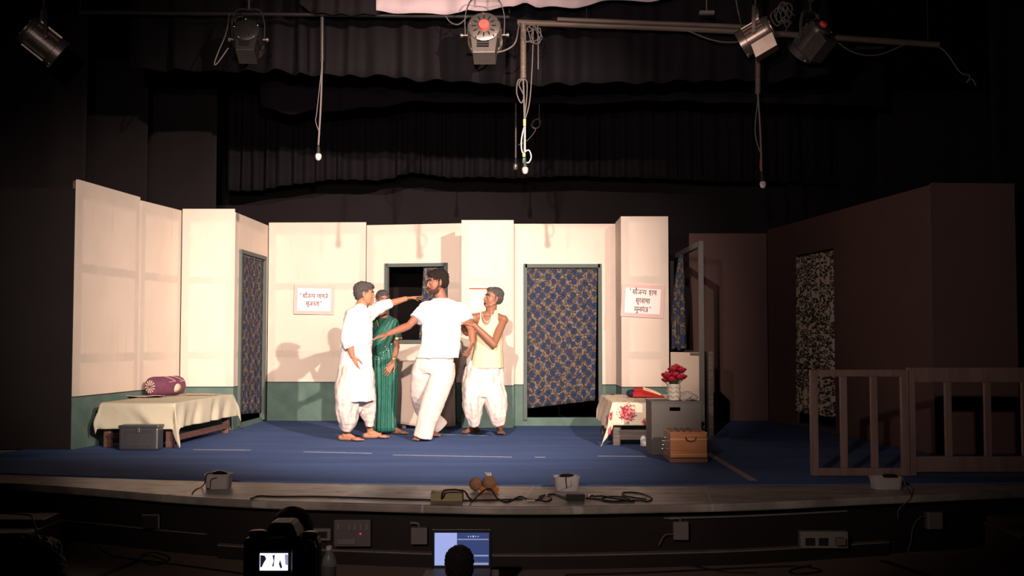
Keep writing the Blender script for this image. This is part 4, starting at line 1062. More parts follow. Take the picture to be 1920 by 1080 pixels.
def cable(pts, r, m, label, z=0.0, name='cable', grp=None):
    P = []
    for p in pts:
        if len(p) == 2:
            q = U(p[0], p[1], Z=z); q.z = z
        else: q = V(p[2]) if isinstance(p[2], tuple) else U(p[0], p[1], Y=p[2])
        P.append(q)
    return tag(MB().tube(P, r, 8).build(name, m), label, 'cable', grp)
cable([(470, 935), (485, 930), (520, 931), (600, 931), (700, 934), (800, 937), (880, 938), (980, 936)], .0055, 'cable_black', 'long thin black cable along the stage edge, left of the carton', -.004)
cable([(828, 938), (829, 928, 7.25), (833, 920, 7.25), (850, 918, 7.25), (860, 919, 7.25), (872, 922, 7.22), (878, 932, 7.2), (884, 938)], .006, 'cable_black', 'black cable looped over the yellowish carton', -.004)
cable([(884, 940), (900, 926), (912, 917, 7.5), (922, 919, 7.45), (932, 934), (950, 941), (975, 931), (990, 936), (1010, 937), (1020, 930), (1040, 927), (1062, 934)], .0055, 'cable_black', 'black zigzag cable between the coconuts and the adapter', -.004)
cable([(1063, 918), (1061, 900, 7.6), (1062, 892, 7.62)], .004, 'cable_black', 'thin black lead hanging down the middle plastic tub', -.004)
cable([(1014, 930), (1010, 936), (1025, 940), (1034, 934), (1024, 928), (1012, 931), (1036, 926), (1048, 930), (1062, 936)], .005, 'cable_black', 'coiled black cable just left of the adapter', -.004)
cable([(1018, 936), (1024, 930, 7.3), (1027, 922, 7.3)], .005, 'cable_white', 'short white cable end sticking up left of the adapter', -.004)
cable([(1112, 931), (1130, 930), (1150, 934), (1175, 938), (1200, 938), (1214, 940), (1222, 934), (1205, 926), (1185, 923), (1168, 924), (1170, 929), (1190, 933), (1212, 936)], .005, 'cable_black', 'black cable loop ending at the far right of the tangle by the adapter', -.004)
cable([(1098, 934), (1120, 936), (1135, 938), (1155, 940), (1180, 936), (1160, 931), (1135, 932), (1128, 938), (1150, 941), (1190, 941)], .005, 'cable_black', 'tangled black cable immediately right of the adapter', -.004)
cable([(360, 925), (366, 918), (378, 913), (384, 905, 7.7), (388, 890, 7.72), (400, 887, 7.75)], .004, 'cable_black', 'thin black lead running from the left plastic tub', -.004)
xl = U(1702, 930, Z=0)
cable([(1685, 890, 7.75), (1694, 897, 7.65), (1698, 910, 7.5), (xl.x, xl.y, (U(1702, 924, Z=0).x, lip_y(U(1702, 924, Z=0).x) - .01, -.02)), (0, 0, (U(1703, 930, Y=7.4).x, lip_y(2.7) - .015, -.10)), (0, 0, (U(1702, 970, Y=7.4).x, lip_y(2.7) - .01, -.16))], .0045, 'cable_grey', 'grey lead dropping over the stage edge from the right plastic tub')
# ================================================================ people
def head_shape(mb, C_, f, u, open_mouth=0.0, k=1.0, ears=True):
    """C_ = centre of the head at eye level; f = facing direction; u = up"""
    f = V(f).normalized(); u = V(u); l = u.cross(f).normalized(); u = f.cross(l).normalized()
    def P(x, y, z): return V(C_) + (f*x + l*y + u*z)*k
    def ax(a, b, c): return (f*a*k, l*b*k, u*c*k)
    mb.ell(P(-.012, 0, .032), ax(.098, .076, .085))
    mb.ell(P(.028, 0, -.025), ax(.062, .064, .088))
    mb.ell(P(.035, 0, -.082), ax(.048, .048, .034)); mb.ell(P(.066, 0, -.098), ax(.020, .024, .018))
    for s in (-1, 1):
        mb.caps(P(.0, .058*s, -.05), P(.045, .040*s, -.088), .018*k, .015*k, 10)
        mb.ell(P(.056, .038*s, -.028), ax(.022, .018, .026))
        mb.caps(P(.078, .012*s, .020), P(.066, .050*s, .022), .011*k, .010*k, 8)
        mb.ell(P(.092, .013*s, -.038), ax(.014, .009, .009))
        if ears:
            mb.ell(P(-.008, .079*s, -.004), (((f*.9 - u*.15)*.017)*k, l*.008*k, (u*.9 + f*.1)*.034*k)); mb.ell(P(-.002, .077*s, -.033), ax(.010, .007, .010))
    mb.caps(P(.086, 0, .012), P(.105, 0, -.027), .0085*k, .0115*k, 10)
    mb.ell(P(.088, 0, -.060), ax(.012, .024, .0075)); mb.ell(P(.084, 0, -.077 - open_mouth), ax(.012, .021, .0085))
    return P, ax
def face_parts(P, ax, root, k=1.0, open_mouth=0.0, beard=False, moustache=False, hairmat='hair_black'):
    mb = MB()
    for s in (-1, 1): mb.ell(P(.0815, .032*s, .000), ax(.006, .0105, .0055), 12, 8)
    mb.build('eye_whites', 'eye_white', root)
    mb = MB()
    for s in (-1, 1): mb.ell(P(.0845, .033*s, .000), ax(.006, .0065, .0065), 10, 8)
    mb.build('irises', 'eye', root)
    mb = MB()
    for s in (-1, 1): mb.tube([P(.093, .014*s, .024), P(.091, .034*s, .031), P(.076, .054*s, .025)], .0045*k, 6)
    mb.build('eyebrows', 'hair_black', root)
    mb = MB().ell(P(.097, 0, -.061), ax(.007, .022, .005), 12, 8).ell(P(.092, 0, -.076 - open_mouth), ax(.007, .019, .006), 12, 8)
    mb.build('lips', 'lips', root)
    if open_mouth: MB().ell(P(.092, 0, -.069 - open_mouth*.4), ax(.009, .017, .008 + open_mouth*.5), 12, 8).build('open_mouth', 'mouth', root)
    if moustache: MB().tube([P(.088, .030, -.058), P(.104, .012, -.049), P(.106, 0, -.048), P(.104, -.012, -.049), P(.088, -.030, -.058)], .006*k, 6).build('moustache', hairmat, root)
    if beard:
        mb = MB(); mb.ell(P(.034, 0, -.086), ax(.055, .0535, .036)); mb.ell(P(.068, 0, -.099), ax(.0225, .028, .020))
        for s in (-1, 1): mb.caps(P(.0, .062*s, -.040), P(.045, .044*s, -.086), .0175*k, .016*k, 10); mb.caps(P(.0, .066*s, -.01), P(.0, .062*s, -.05), .012*k, .015*k, 10)
        mb.tube([P(.080, .036, -.085), P(.092, .026, -.056), P(.101, .010, -.050), P(.101, -.010, -.050), P(.092, -.026, -.056), P(.080, -.036, -.085)], .007*k, 8)
        mb.build('beard', 'beard', root, remesh=.004, smooth_it=2)
def hand_shape(mb, w, d, n, k=1.0, curl=(.3,.35,.4,.45), thumb=1, spread=.10, thumb_out=.8):
    """w wrist, d finger direction, n palm normal, thumb=+1/-1 side"""
    d = V(d).normalized(); n = V(n); s = d.cross(n).normalized()*thumb; n = (n - d*n.dot(d)).normalized()
    kn = []
    for i, (o, ln) in enumerate(((.030, .92), (.010, .96), (-.010, .93), (-.029, .85))):
        kp = w + d*(.088*ln)*k + s*o*k; kn.append(kp)
        mb.caps(w + s*o*.6*k, kp, .0135*k, .0115*k, 10)
    mb.caps(w + s*.012*k + d*.02*k - n*.0*k, w + s*.024*k + d*.055*k + n*.006*k, .016*k, .014*k, 10)
    for i, kp in enumerate(kn):
        Ls = [(.042, .027, .021), (.047, .030, .022), (.044, .028, .021), (.034, .021, .018)][i]
        dd = (d + s*spread*(1.5-i)*.6).normalized(); c = curl[i]; p = kp; r = .0088*k*(.9 if i == 3 else 1)
        for j, L_ in enumerate(Ls):
            ang = c*(.7, 1.0, .7)[j]; dd = (dd*math.cos(ang) + n*math.sin(ang)).normalized()
            # keep the normal turning with the finger
            n2 = n
            q = p + dd*L_*k; mb.caps(p, q, r, r*.92, 10); p = q; r *= .92
    tb = w + d*.022*k + s*.026*k; t1 = tb + (d*.75 + s*thumb_out + n*.25).normalized()*.040*k
    t2 = t1 + (d*.95 + s*thumb_out*.55 + n*.3).normalized()*.030*k; t3 = t2 + (d*1.0 + s*.2 + n*.35).normalized()*.022*k
    mb.caps(tb, t1, .0135*k, .0105*k, 10); mb.caps(t1, t2, .0105*k, .0095*k, 10); mb.caps(t2, t3, .0095*k, .0085*k, 10)
def foot_shape(mb, ankle, d, k=1.0, z0=.006):
    """ankle point; d horizontal toe direction"""
    d = V((d[0], d[1], 0)).normalized(); s = V((d.y, -d.x, 0)); a = V((ankle.x, ankle.y, 0)); up = V((0,0,1))
    heel = a - d*.045*k + up*(z0 + .030*k); ball = a + d*.135*k + up*(z0 + .020*k)
    mb.caps(V(ankle), a + up*(z0 + .055*k), .036*k, .036*k, 14); mb.ell(heel, (d*.036*k, s*.031*k, up*.030*k))
    mb.caps(heel + d*.01, a + d*.06*k + up*(z0 + .027*k), .030*k, .027*k, 12)
    mb.caps(a + up*(z0 + .065*k), a + d*.10*k + up*(z0 + .034*k), .034*k, .022*k, 12)
    mb.ell(ball, (d*.055*k, s*.044*k, up*.020*k))
    for i in range(5):
        o = (i - 2)*.0185*k; L_ = (.046, .042, .036, .029, .022)[i] if True else 0
        p = ball + s*o + d*(.030 - abs(i-1)*.004)*k - up*.006*k; q = p + d*L_*k*.8 - up*.002
        r = (.0125, .009, .0085, .008, .0075)[i]*k; mb.caps(p, q, r, r*.9, 8)
def body_shape(mb, J, k=1.0):
    nb = V(J['neck']); pel = V(J['pelvis']); sl, sr = V(J['shL']), V(J['shR']); ch = (sl+sr)/2
    fw = V(J['fwd']).normalized(); side = (sr - sl); W = side.length; side.normalize()
    mid = ch.lerp(pel, .45); low = ch.lerp(pel, .78)
    rows = [(pel - V((0,0,.07)), W*.30, .085), (pel, W*.40, .105), (low, W*.355, .095), (mid, W*.36, .095), (ch.lerp(pel, .2), W*.42, .105), (ch.lerp(pel, .05), W*.40, .085), (ch + V((0,0,.035)), W*.20, .055)]
    rings = []
    for c, a, b in rows:
        c = V(c); f2 = side.cross(V((0,0,1))).normalized()
        rings.append([c + side*a*math.cos(2*math.pi*i/28) + f2*b*math.sin(2*math.pi*i/28) for i in range(28)])
    mb.skin(rings)
    mb.caps(V(J['headbase']), nb, .058*k, .063*k, 16)
    for s_, tag_ in ((sl, 'L'), (sr, 'R')):
        mb.caps(nb - V((0,0,.01)), s_ + V((0,0,.005)), .050*k, .048*k, 14); mb.sph(s_, .056*k)
        e, wr = V(J['el'+tag_]), V(J['wr'+tag_])
        mb.caps(s_, s_.lerp(e, .45), .050*k, .047*k, 14); mb.caps(s_.lerp(e, .45), e, .047*k, .036*k, 14)
        mb.caps(e, e.lerp(wr, .3), .039*k, .042*k, 14); mb.caps(e.lerp(wr, .3), wr, .042*k, .028*k, 14); mb.ell(wr, ((.026*k,0,0), (0,.024*k,0), (0,0,.024*k)))
        h = J.get('hand'+tag_)
        if h: hand_shape(mb, wr, **h)
    for tag_ in 'LR':
        hp, kn, an = V(J['hip'+tag_]), V(J['kn'+tag_]), V(J['an'+tag_])
        mb.caps(hp, kn, .080*k, .052*k, 16); mb.caps(kn, kn.lerp(an, .3), .052*k, .053*k, 16); mb.caps(kn.lerp(an, .3), an, .053*k, .034*k, 16)
        foot_shape(mb, an, J['toe'+tag_], k)
def hair_shape(P, ax, root, m, k=1.0, side=.0, fringe=False, long_=False, disp=.012, back=0.0, ds=.016, short=False):
    mb = MB(); g = 0 if short else .006
    mb.ell(P(-.022, 0, .048), ax(.098 + g, .081 + g, .080 + g)); mb.ell(P(-.052, 0, .008), ax(.062 + g, .074 + g, .072 + g))
    mb.ell(P(.022, 0, .086), ax(.068, .060, .032 + g))
    if fringe: mb.caps(P(.060, -.045, .085), P(.072, .045, .078), .022*k, .024*k, 12)
    for s in (-1, 1): mb.caps(P(-.005, .074*s, .035), P(.004, .073*s, .004), .014*k, .008*k, 8)
    if back: mb.ell(P(-.060, 0, -.030), ax(.045, .060, .045))
    if long_: mb.ell(P(-.100, 0, -.03), ax(.045, .050, .045))
    return mb.build('hair', m, root, remesh=.005, smooth_it=1, disp=disp, dscale=ds)
def person(J, skin, label, Y0):
    t = thing('person', tuple(J['root']), label, 'person')
    return t
def mkJ(Y0):
    def j(px, py, dy=0.0): return U(px, py, Y=Y0 + dy)
    return j
def R_(j, px, py, wpx, dv, dy=0.0):   # row for hloft from pixel centre and pixel width
    p = j(px, py, dy); return (p.x, p.y, p.z, wpx/2*p.y/F, dv)
# ---------------------------------------------------------------- man in kurta (left, facing right)
Y1 = 11.55; j = mkJ(Y1)
J = dict(root=(j(672, 826).x, Y1, 0), fwd=(1, .1, 0), headbase=j(682, 562), neck=j(676, 577), pelvis=j(668, 676),
    shL=j(676, 588, .19), shR=j(665, 592, -.18), elL=j(722, 572, .32), wrL=j(761, 560, .42), elR=j(654, 641, -.21), wrR=j(661, 668, -.20),
    hipL=j(671, 690, .10), hipR=j(665, 690, -.09), knL=j(688, 748, .16), knR=j(654, 750, -.10), anL=j(693, 805, .22), anR=j(646, 812, -.02),
    toeL=(.95, .1, 0), toeR=(.9, -.35, 0),
    handL=dict(d=(.95, .2, .10), n=(.1, -.25, -1), curl=(.05,.12,.22,.30), thumb=-1, spread=.25, thumb_out=.5),
    handR=dict(d=(.25, 0, -1), n=(.25, 1, .1), curl=(.35,.4,.45,.5), thumb=1))
J['anL'].z = .085; J['anR'].z = .085
J['anL'] = V((J['anL'].x, U(693, 823, Z=0).y, .085)); J['anR'] = V((J['anR'].x, U(645, 827, Z=0).y, .085))
t = person(J, 'skin_a', 'man in long white kurta and dhoti at left of the group, stretching out an arm', Y1)
mb = MB(); body_shape(mb, J); P, ax = head_shape(mb, j(684, 551), (1, .10, -.06), (.02, 0, 1), k=1.0)
mb.build('body', 'skin_a', t, remesh=.0048, smooth_it=2)
face_parts(P, ax, t); hair_shape(P, ax, t, 'hair_grey', fringe=True, back=1, disp=.02)
mb = MB()
mb.hloft([R_(j, 676, 571, 16, .065), R_(j, 674, 577, 30, .10), R_(j, 671, 584, 45, .19), R_(j, 671, 598, 54, .215), R_(j, 671, 625, 54, .205), R_(j, 668, 660, 56, .20), R_(j, 667, 700, 62, .215), R_(j, 667, 735, 66, .225), R_(j, 668, 752, 67, .23)], 0,
    pleat=lambda th, q: 1 + .035*q*math.sin(7*th + 1) + .02*q*math.sin(13*th))
mb.caps(j(684, 590, -.12), j(690, 640, -.05), .06, .05, 14); mb.ell(j(665, 592, -.17), ((.095,0,0), (0,.085,0), (0,0,.085))); mb.caps(j(676, 580, -.02), j(667, 590, -.17), .075, .075, 14); mb.caps(j(676, 580, .02), j(676, 588, .17), .075, .08, 14)
mb.tloft([(j(664, 590, -.16), .085, .085), (j(655, 615, -.20), .075, .078), (j(651, 640, -.215), .070, .072), (j(656, 652, -.21), .056, .058)])      # right sleeve
mb.tloft([(j(676, 588, .16), .085, .085), (j(700, 582, .24), .080, .088), (j(718, 574, .30), .062, .066), (j(733, 568, .34), .054, .056)])
mb.ell(j(692, 592, .2), ((.07,0,0), (0,.07,0), (0,0,.07)))
mb.build('kurta', 'white_cotton', t, remesh=.007, smooth_it=3, disp=.022, dscale=.10)
mb = MB()
pl = lambda th, q: 1 + .045*math.sin(6*th + 7*q) + .02*math.sin(13*th - 6*q)
mb.tloft([(j(664, 690, -.06), .155, .15), (j(652, 730, -.09), .135, .15), (j(650, 765, -.07), .125, .145), (j(652, 788, -.04), .105, .125), (j(650, 806, -.02), .058, .068)], n=48, pleat=pl)
mb.tloft([(j(676, 690, .08), .12, .14), (j(683, 735, .12), .12, .135), (j(686, 762, .15), .105, .11), (j(693, 790, .20), .058, .068), (j(694, 801, .20), .048, .055)], n=48, pleat=pl)
mb.caps(j(668, 735, .02), j(671, 765, .04), .10, .055, 16)
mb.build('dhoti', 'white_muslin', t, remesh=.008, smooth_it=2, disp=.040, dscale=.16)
# ---------------------------------------------------------------- woman in green sari
Y2 = 12.45; j = mkJ(Y2)
J = dict(root=(j(721, 812).x, Y2, 0), fwd=(.25, -1, 0), headbase=j(717, 580), neck=j(717, 592), pelvis=j(719, 675),
    shL=j(738, 604, 0), shR=j(702, 603, .02), elL=j(744, 650, .03), wrL=j(737, 678, -.14), elR=j(684, 640, .04), wrR=j(680, 615, -.08),
    hipL=j(730, 690), hipR=j(711, 690), knL=j(731, 748, -.02), knR=j(712, 748, -.02), anL=j(736, 804), anR=j(714, 804), toeL=(.9, -.5, 0), toeR=(-.1, -1, 0),
    handL=dict(d=(-.5, -.3, -.85), n=(-.3, .9, 0), curl=(.15,.2,.25,.3), thumb=1), handR=dict(d=(.1, -.2, .9), n=(.2, .9, 0), thumb=-1))
J['anL'] = V((J['anL'].x + .02, 12.42, .085)); J['anR'] = V((J['anR'].x, 12.5, .085))
t = person(J, 'skin_b', 'woman in green silk sari standing behind the man in the kurta', Y2)
mb = MB(); body_shape(mb, J, .88); P, ax = head_shape(mb, j(718, 563), (.35, -.93, -.06), (0, 0, 1), k=.92)
mb.build('body', 'skin_b', t, remesh=.0048, smooth_it=2)
face_parts(P, ax, t, .92); hair_shape(P, ax, t, 'hair_grey', .92, long_=True, disp=.006)
mb = MB()
mb.hloft([R_(j, 719, 597, 30, .07), R_(j, 720, 604, 40, .10), R_(j, 720, 620, 42, .125), R_(j, 719, 640, 38, .115), R_(j, 719, 652, 34, .105)], 0)
mb.tloft([(j(737, 604, 0), .062, .062), (j(742, 620, .02), .060, .060), (j(744, 634, .02), .056, .056)]); mb.tloft([(j(703, 603, .02), .06, .06), (j(697, 632, .02), .055, .055)])
mb.build('blouse', 'green_silk', t, remesh=.007, smooth_it=2, disp=.008)
mb = MB()
mb.hloft([R_(j, 719, 640, 38, .118), R_(j, 720, 655, 41, .125), R_(j, 721, 675, 47, .145), R_(j, 722, 700, 49, .155), R_(j, 722, 740, 46, .15), R_(j, 721, 775, 44, .155), R_(j, 721, 807, 47, .175)], 0, n=120,
    pleat=lambda th, q: 1 + (.075*min(1, q*2.2)*math.sin(18*th) if math.sin(th) < -.15 else .02*math.sin(8*th)))
# fall of cloth over the shoulder
pass
mb.build('sari', 'green_silk', t, flat=True, disp=.008, dscale=.05)
def pallu(s_, q):
    cxp = 738 + (703-738)*s_; cyp = 596 + (662-596)*s_; w2 = 9 + 10*math.sin(math.pi*min(1, s_*.8)); ang = math.radians(62)
    px = cxp + w2*(q*2-1)*math.sin(ang)*.9; py = cyp + w2*(q*2-1)*math.cos(ang)*1.2
    e_ = max(0, 1 - ((px-720)/27)**2); return j(px, py, -.135*math.sqrt(e_) - .014 - .005*math.sin(q*22))
mb = MB(); mb.grid(24, 24, pallu)
mb.build('sari_fold', 'green_silk', t, solid=.004, flat=True)
mb = MB(); rr = random.Random(5)
for k in range(26):
    q = rr.random(); px = 705 + 34*q + rr.uniform(-4, 4); py = 676 - 34*q + rr.uniform(-5, 5); p = j(px, py, -.135 - .018*math.sin(q*3.1)); mb.sph(p, rr.uniform(.003, .0055), 6, 5)
mb.build('sequins', 'sparkle', t)
mb = MB()
for c_ in (j(744, 633, .02),): mb.lathe(c_, (.1, 0, -1), [(0, .059), (.02, .059)], 24)
mb.tube([j(706, 600, -.07), j(710, 612, -.11), j(715, 622, -.13)], .008, 6); mb.build('gold_border', 'gold', t)
mb = MB()
for x0_, x1_ in ((709, 714), (730, 718)):
    for k in range(14): q = k/13; mb.sph(j(x0_ + (x1_-x0_)*q, 593 + 34*q, -.075 - .07*q), .006, 8, 6)
mb.build('bead_necklace', 'beads', t)
mb = MB()
for k in range(4): mb.tube([j(737, 676, -.12) + V((.029*math.cos(a), .026*math.sin(a), .012*math.cos(a) + .008*k)) for a in [i*math.pi/6 for i in range(13)]], .003, 6)
mb.build('bangles', 'gold', t)
MB().sph(P(.094, 0, .035), .005, 8, 6).build('forehead_dot', 'lips', t)
# ---------------------------------------------------------------- man in white shirt (centre)
Y3 = 11.65; j = mkJ(Y3)
J = dict(root=(j(805, 826).x, Y3, 0), fwd=(-.2, -1, 0), headbase=j(823, 546, .02), neck=j(828, 562, .02), pelvis=j(818, 672, .05),
    shR=j(797, 578, -.04), shL=j(864, 581, .06), elR=j(766, 611, -.16), wrR=j(729, 626, -.30), elL=j(884, 618, .0), wrL=j(886, 641, -.06),
    hipR=j(803, 686, .06), hipL=j(833, 686, .02), knR=j(792, 742, .22), knL=j(815, 744, -.06), anR=j(817, 806, .55), anL=j(793, 816, -.08),
    toeR=(.2, -1, 0), toeL=(-.35, -.95, 0),
    handR=dict(d=(-.95, -.2, -.22), n=(-.1, .3, -1), curl=(.1,.18,.25,.3), thumb=1, spread=.2), handL=dict(d=(-.35, -.1, -.95), n=(-.8, .3, .2), curl=(.25,.4,.5,.5), thumb=1))
J['anR'] = V((U(818, 812, Z=0).x, 12.2, .085)); a_ = U(793, 825, Z=0); J['anL'] = V((a_.x, a_.y + .02, .085))
t = person(J, 'skin_c', 'bearded man in white short-sleeved shirt and white trousers', Y3)
mb = MB(); body_shape(mb, J, 1.02); P, ax = head_shape(mb, j(820, 529), (-.93, -.36, -.10), (-.08, 0, 1), k=1.07)
mb.build('body', 'skin_c', t, remesh=.0048, smooth_it=2)
face_parts(P, ax, t, 1.07, beard=True); hair_shape(P, ax, t, 'hair_black', 1.07, fringe=True, disp=.022, ds=.02)
mb = MB(); yw_ = .15
mb.hloft([R_(j, 827, 559, 26, .072), R_(j, 829, 565, 50, .088), R_(j, 830, 573, 70, .11), R_(j, 830, 585, 76, .135), R_(j, 828, 600, 74, .145), R_(j, 828, 625, 73, .145), R_(j, 826, 645, 74, .145), R_(j, 822, 660, 76, .15), R_(j, 820, 671, 77, .155)], yw_,
    pleat=lambda th, q: 1 + .025*q*math.sin(6*th + 1))
mb.tloft([(j(802, 577, -.03), .085, .085), (j(791, 588, -.08), .082, .080), (j(780, 600, -.12), .080, .075)])
mb.tloft([(j(862, 580, .05), .085, .08), (j(872, 592, .04), .078, .076), (j(878, 603, .02), .072, .070)])
mb.ell(j(801, 577, -.03), ((.095,0,0), (0,.09,0), (0,0,.075))); mb.ell(j(860, 579, .05), ((.095,0,0), (0,.09,0), (0,0,.075)))
mb.build('shirt', 'white_cotton', t, remesh=.007, smooth_it=3, disp=.022, dscale=.09)
mb = MB().tube([j(813, 560, -.04), j(819, 567, -.09), j(827, 571, -.11), j(836, 566, -.07), j(840, 559, .0)], .007, 8); mb.build('collar_edge', 'white_muslin', t)
mb = MB(); pl = lambda th, q: 1 + .03*math.sin(5*th + 4*q)
mb.hloft([R_(j, 819, 660, 64, .12), R_(j, 817, 675, 68, .13), R_(j, 815, 690, 70, .125), R_(j, 814, 700, 60, .10)], .1)
mb.tloft([(j(800, 676, .02), .12, .12), (j(792, 700, .05), .125, .125), (j(787, 735, .14), .112, .115), (j(794, 765, .30), .10, .10), (j(814, 790, .50), .10, .10), (j(822, 800, .54), .115, .105)], n=36, pleat=pl)
mb.tloft([(j(834, 678, .0), .115, .12), (j(830, 700, -.02), .13, .13), (j(817, 740, -.07), .128, .118), (j(801, 786, -.09), .105, .10), (j(793, 820, -.08), .100, .095)], n=36, pleat=pl)
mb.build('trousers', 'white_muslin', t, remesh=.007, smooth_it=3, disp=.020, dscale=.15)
# ---------------------------------------------------------------- man in vest (right)
Y4 = 11.9; j = mkJ(Y4)
J = dict(root=(j(912, 823).x, Y4, 0), fwd=(-.6, -.8, 0), headbase=j(922, 574, 0), neck=j(920, 589, .02), pelvis=j(911, 688, .04),
    shR=j(889, 597, -.04), shL=j(943, 600, -.02), elR=j(876, 624, .06), wrR=j(866, 610, .0), elL=j(926, 646, -.23), wrL=j(889, 609, -.27),
    hipR=j(898, 700), hipL=j(924, 700), knR=j(888, 748, -.08), knL=j(930, 748, -.06), anR=j(890, 800, 0), anL=j(937, 800, 0), toeR=(-.7, -.75, 0), toeL=(.1, -1, 0),
    handL=dict(d=(-.93, .05, .35), n=(0, .6, -.7), curl=(.25,.35,.45,.5), thumb=-1, spread=.1), handR=dict(d=(-.6, -.3, .2), n=(-.2, -.6, 0), curl=(.5,.5,.5,.5), thumb=1))
a_ = U(890, 812, Z=0); J['anR'] = V((a_.x, a_.y, .085)); a_ = U(937, 813, Z=0); J['anL'] = V((a_.x, a_.y, .085))
t = person(J, 'skin_d', 'man in cream sleeveless vest gripping the arm of the man in the white shirt', Y4)
mb = MB(); body_shape(mb, J, 1.0); P, ax = head_shape(mb, j(925, 559), (-.88, -.42, .12), (.14, 0, 1), open_mouth=.012)
mb.build('body', 'skin_d', t, remesh=.0048, smooth_it=2)
face_parts(P, ax, t, 1, open_mouth=.012); hair_shape(P, ax, t, 'hair_grey', short=True, disp=.008)
mb = MB()
mb.hloft([R_(j, 916, 582, 36, .045), R_(j, 916, 586, 48, .075), R_(j, 917, 595, 55, .110), R_(j, 917, 608, 55, .130), R_(j, 916, 622, 53, .140), R_(j, 916, 640, 53, .142), R_(j, 915, 658, 54, .145), R_(j, 914, 672, 58, .155), R_(j, 913, 690, 62, .165)], .1, n=96, cap=False,
    pleat=lambda th, q: 1 + .02*q*math.sin(7*th + 1) + .012*q*math.sin(15*th))
kpx = Y4/F; ref = j(912, 590); nk = j(918, 584); xc = j(917, 600).x; zA = j(917, 626).z
def cut(c):
    front = c.y < Y4 + .01
    if front and ((c.x - ref.x)/(9.5*kpx))**2 + ((c.z - ref.z)/(20*kpx))**2 < 1: return True
    if ((c.x - nk.x)/(9*kpx))**2 + ((c.z - nk.z)/(9*kpx))**2 < 1: return True
    if c.z > zA:
        q = (c.z - zA)/(44*kpx); lim = (25.5 - 9*min(1, q*1.6))*kpx
        if abs(c.x - xc) > lim: return True
    return False
bmesh.ops.subdivide_edges(mb.bm, edges=mb.bm.edges[:], cuts=2, use_grid_fill=True)
dl = [f for f in mb.bm.faces if cut(f.calc_center_median())]
bmesh.ops.delete(mb.bm, geom=dl, context='FACES')
mb.build('vest', 'cream_vest', t, solid=.007, flat=True, recalc=False)
mb = MB()
for k in range(22):
    q = math.pi*k/21; mb.sph(j(913 - 9*math.cos(q), 584 + 19*math.sin(q), -.065 - .045*math.sin(q)), .0042, 8, 6)
mb.build('bead_necklace', 'pearl', t)
mb = MB(); pl = lambda th, q: 1 + .045*math.sin(6*th + 6*q) + .02*math.sin(13*th - 5*q)
mb.hloft([R_(j, 910, 676, 58, .13), R_(j, 908, 690, 68, .155), R_(j, 906, 712, 76, .17), R_(j, 905, 730, 78, .165), R_(j, 905, 744, 74, .15)], 0, n=56, pleat=pl)
mb.tloft([(j(892, 708, -.01), .09, .10), (j(889, 730, -.03), .13, .145), (j(886, 755, -.06), .115, .135), (j(888, 778, -.03), .095, .11), (j(890, 797, .0), .055, .065)], n=48, pleat=pl)
mb.tloft([(j(922, 708, .0), .09, .10), (j(926, 730, -.02), .125, .145), (j(929, 755, -.04), .12, .135), (j(933, 780, -.03), .095, .115), (j(936, 797, -.01), .062, .07)], n=48, pleat=pl)
mb.build('dhoti', 'white_muslin', t, remesh=.008, smooth_it=2, disp=.040, dscale=.16)
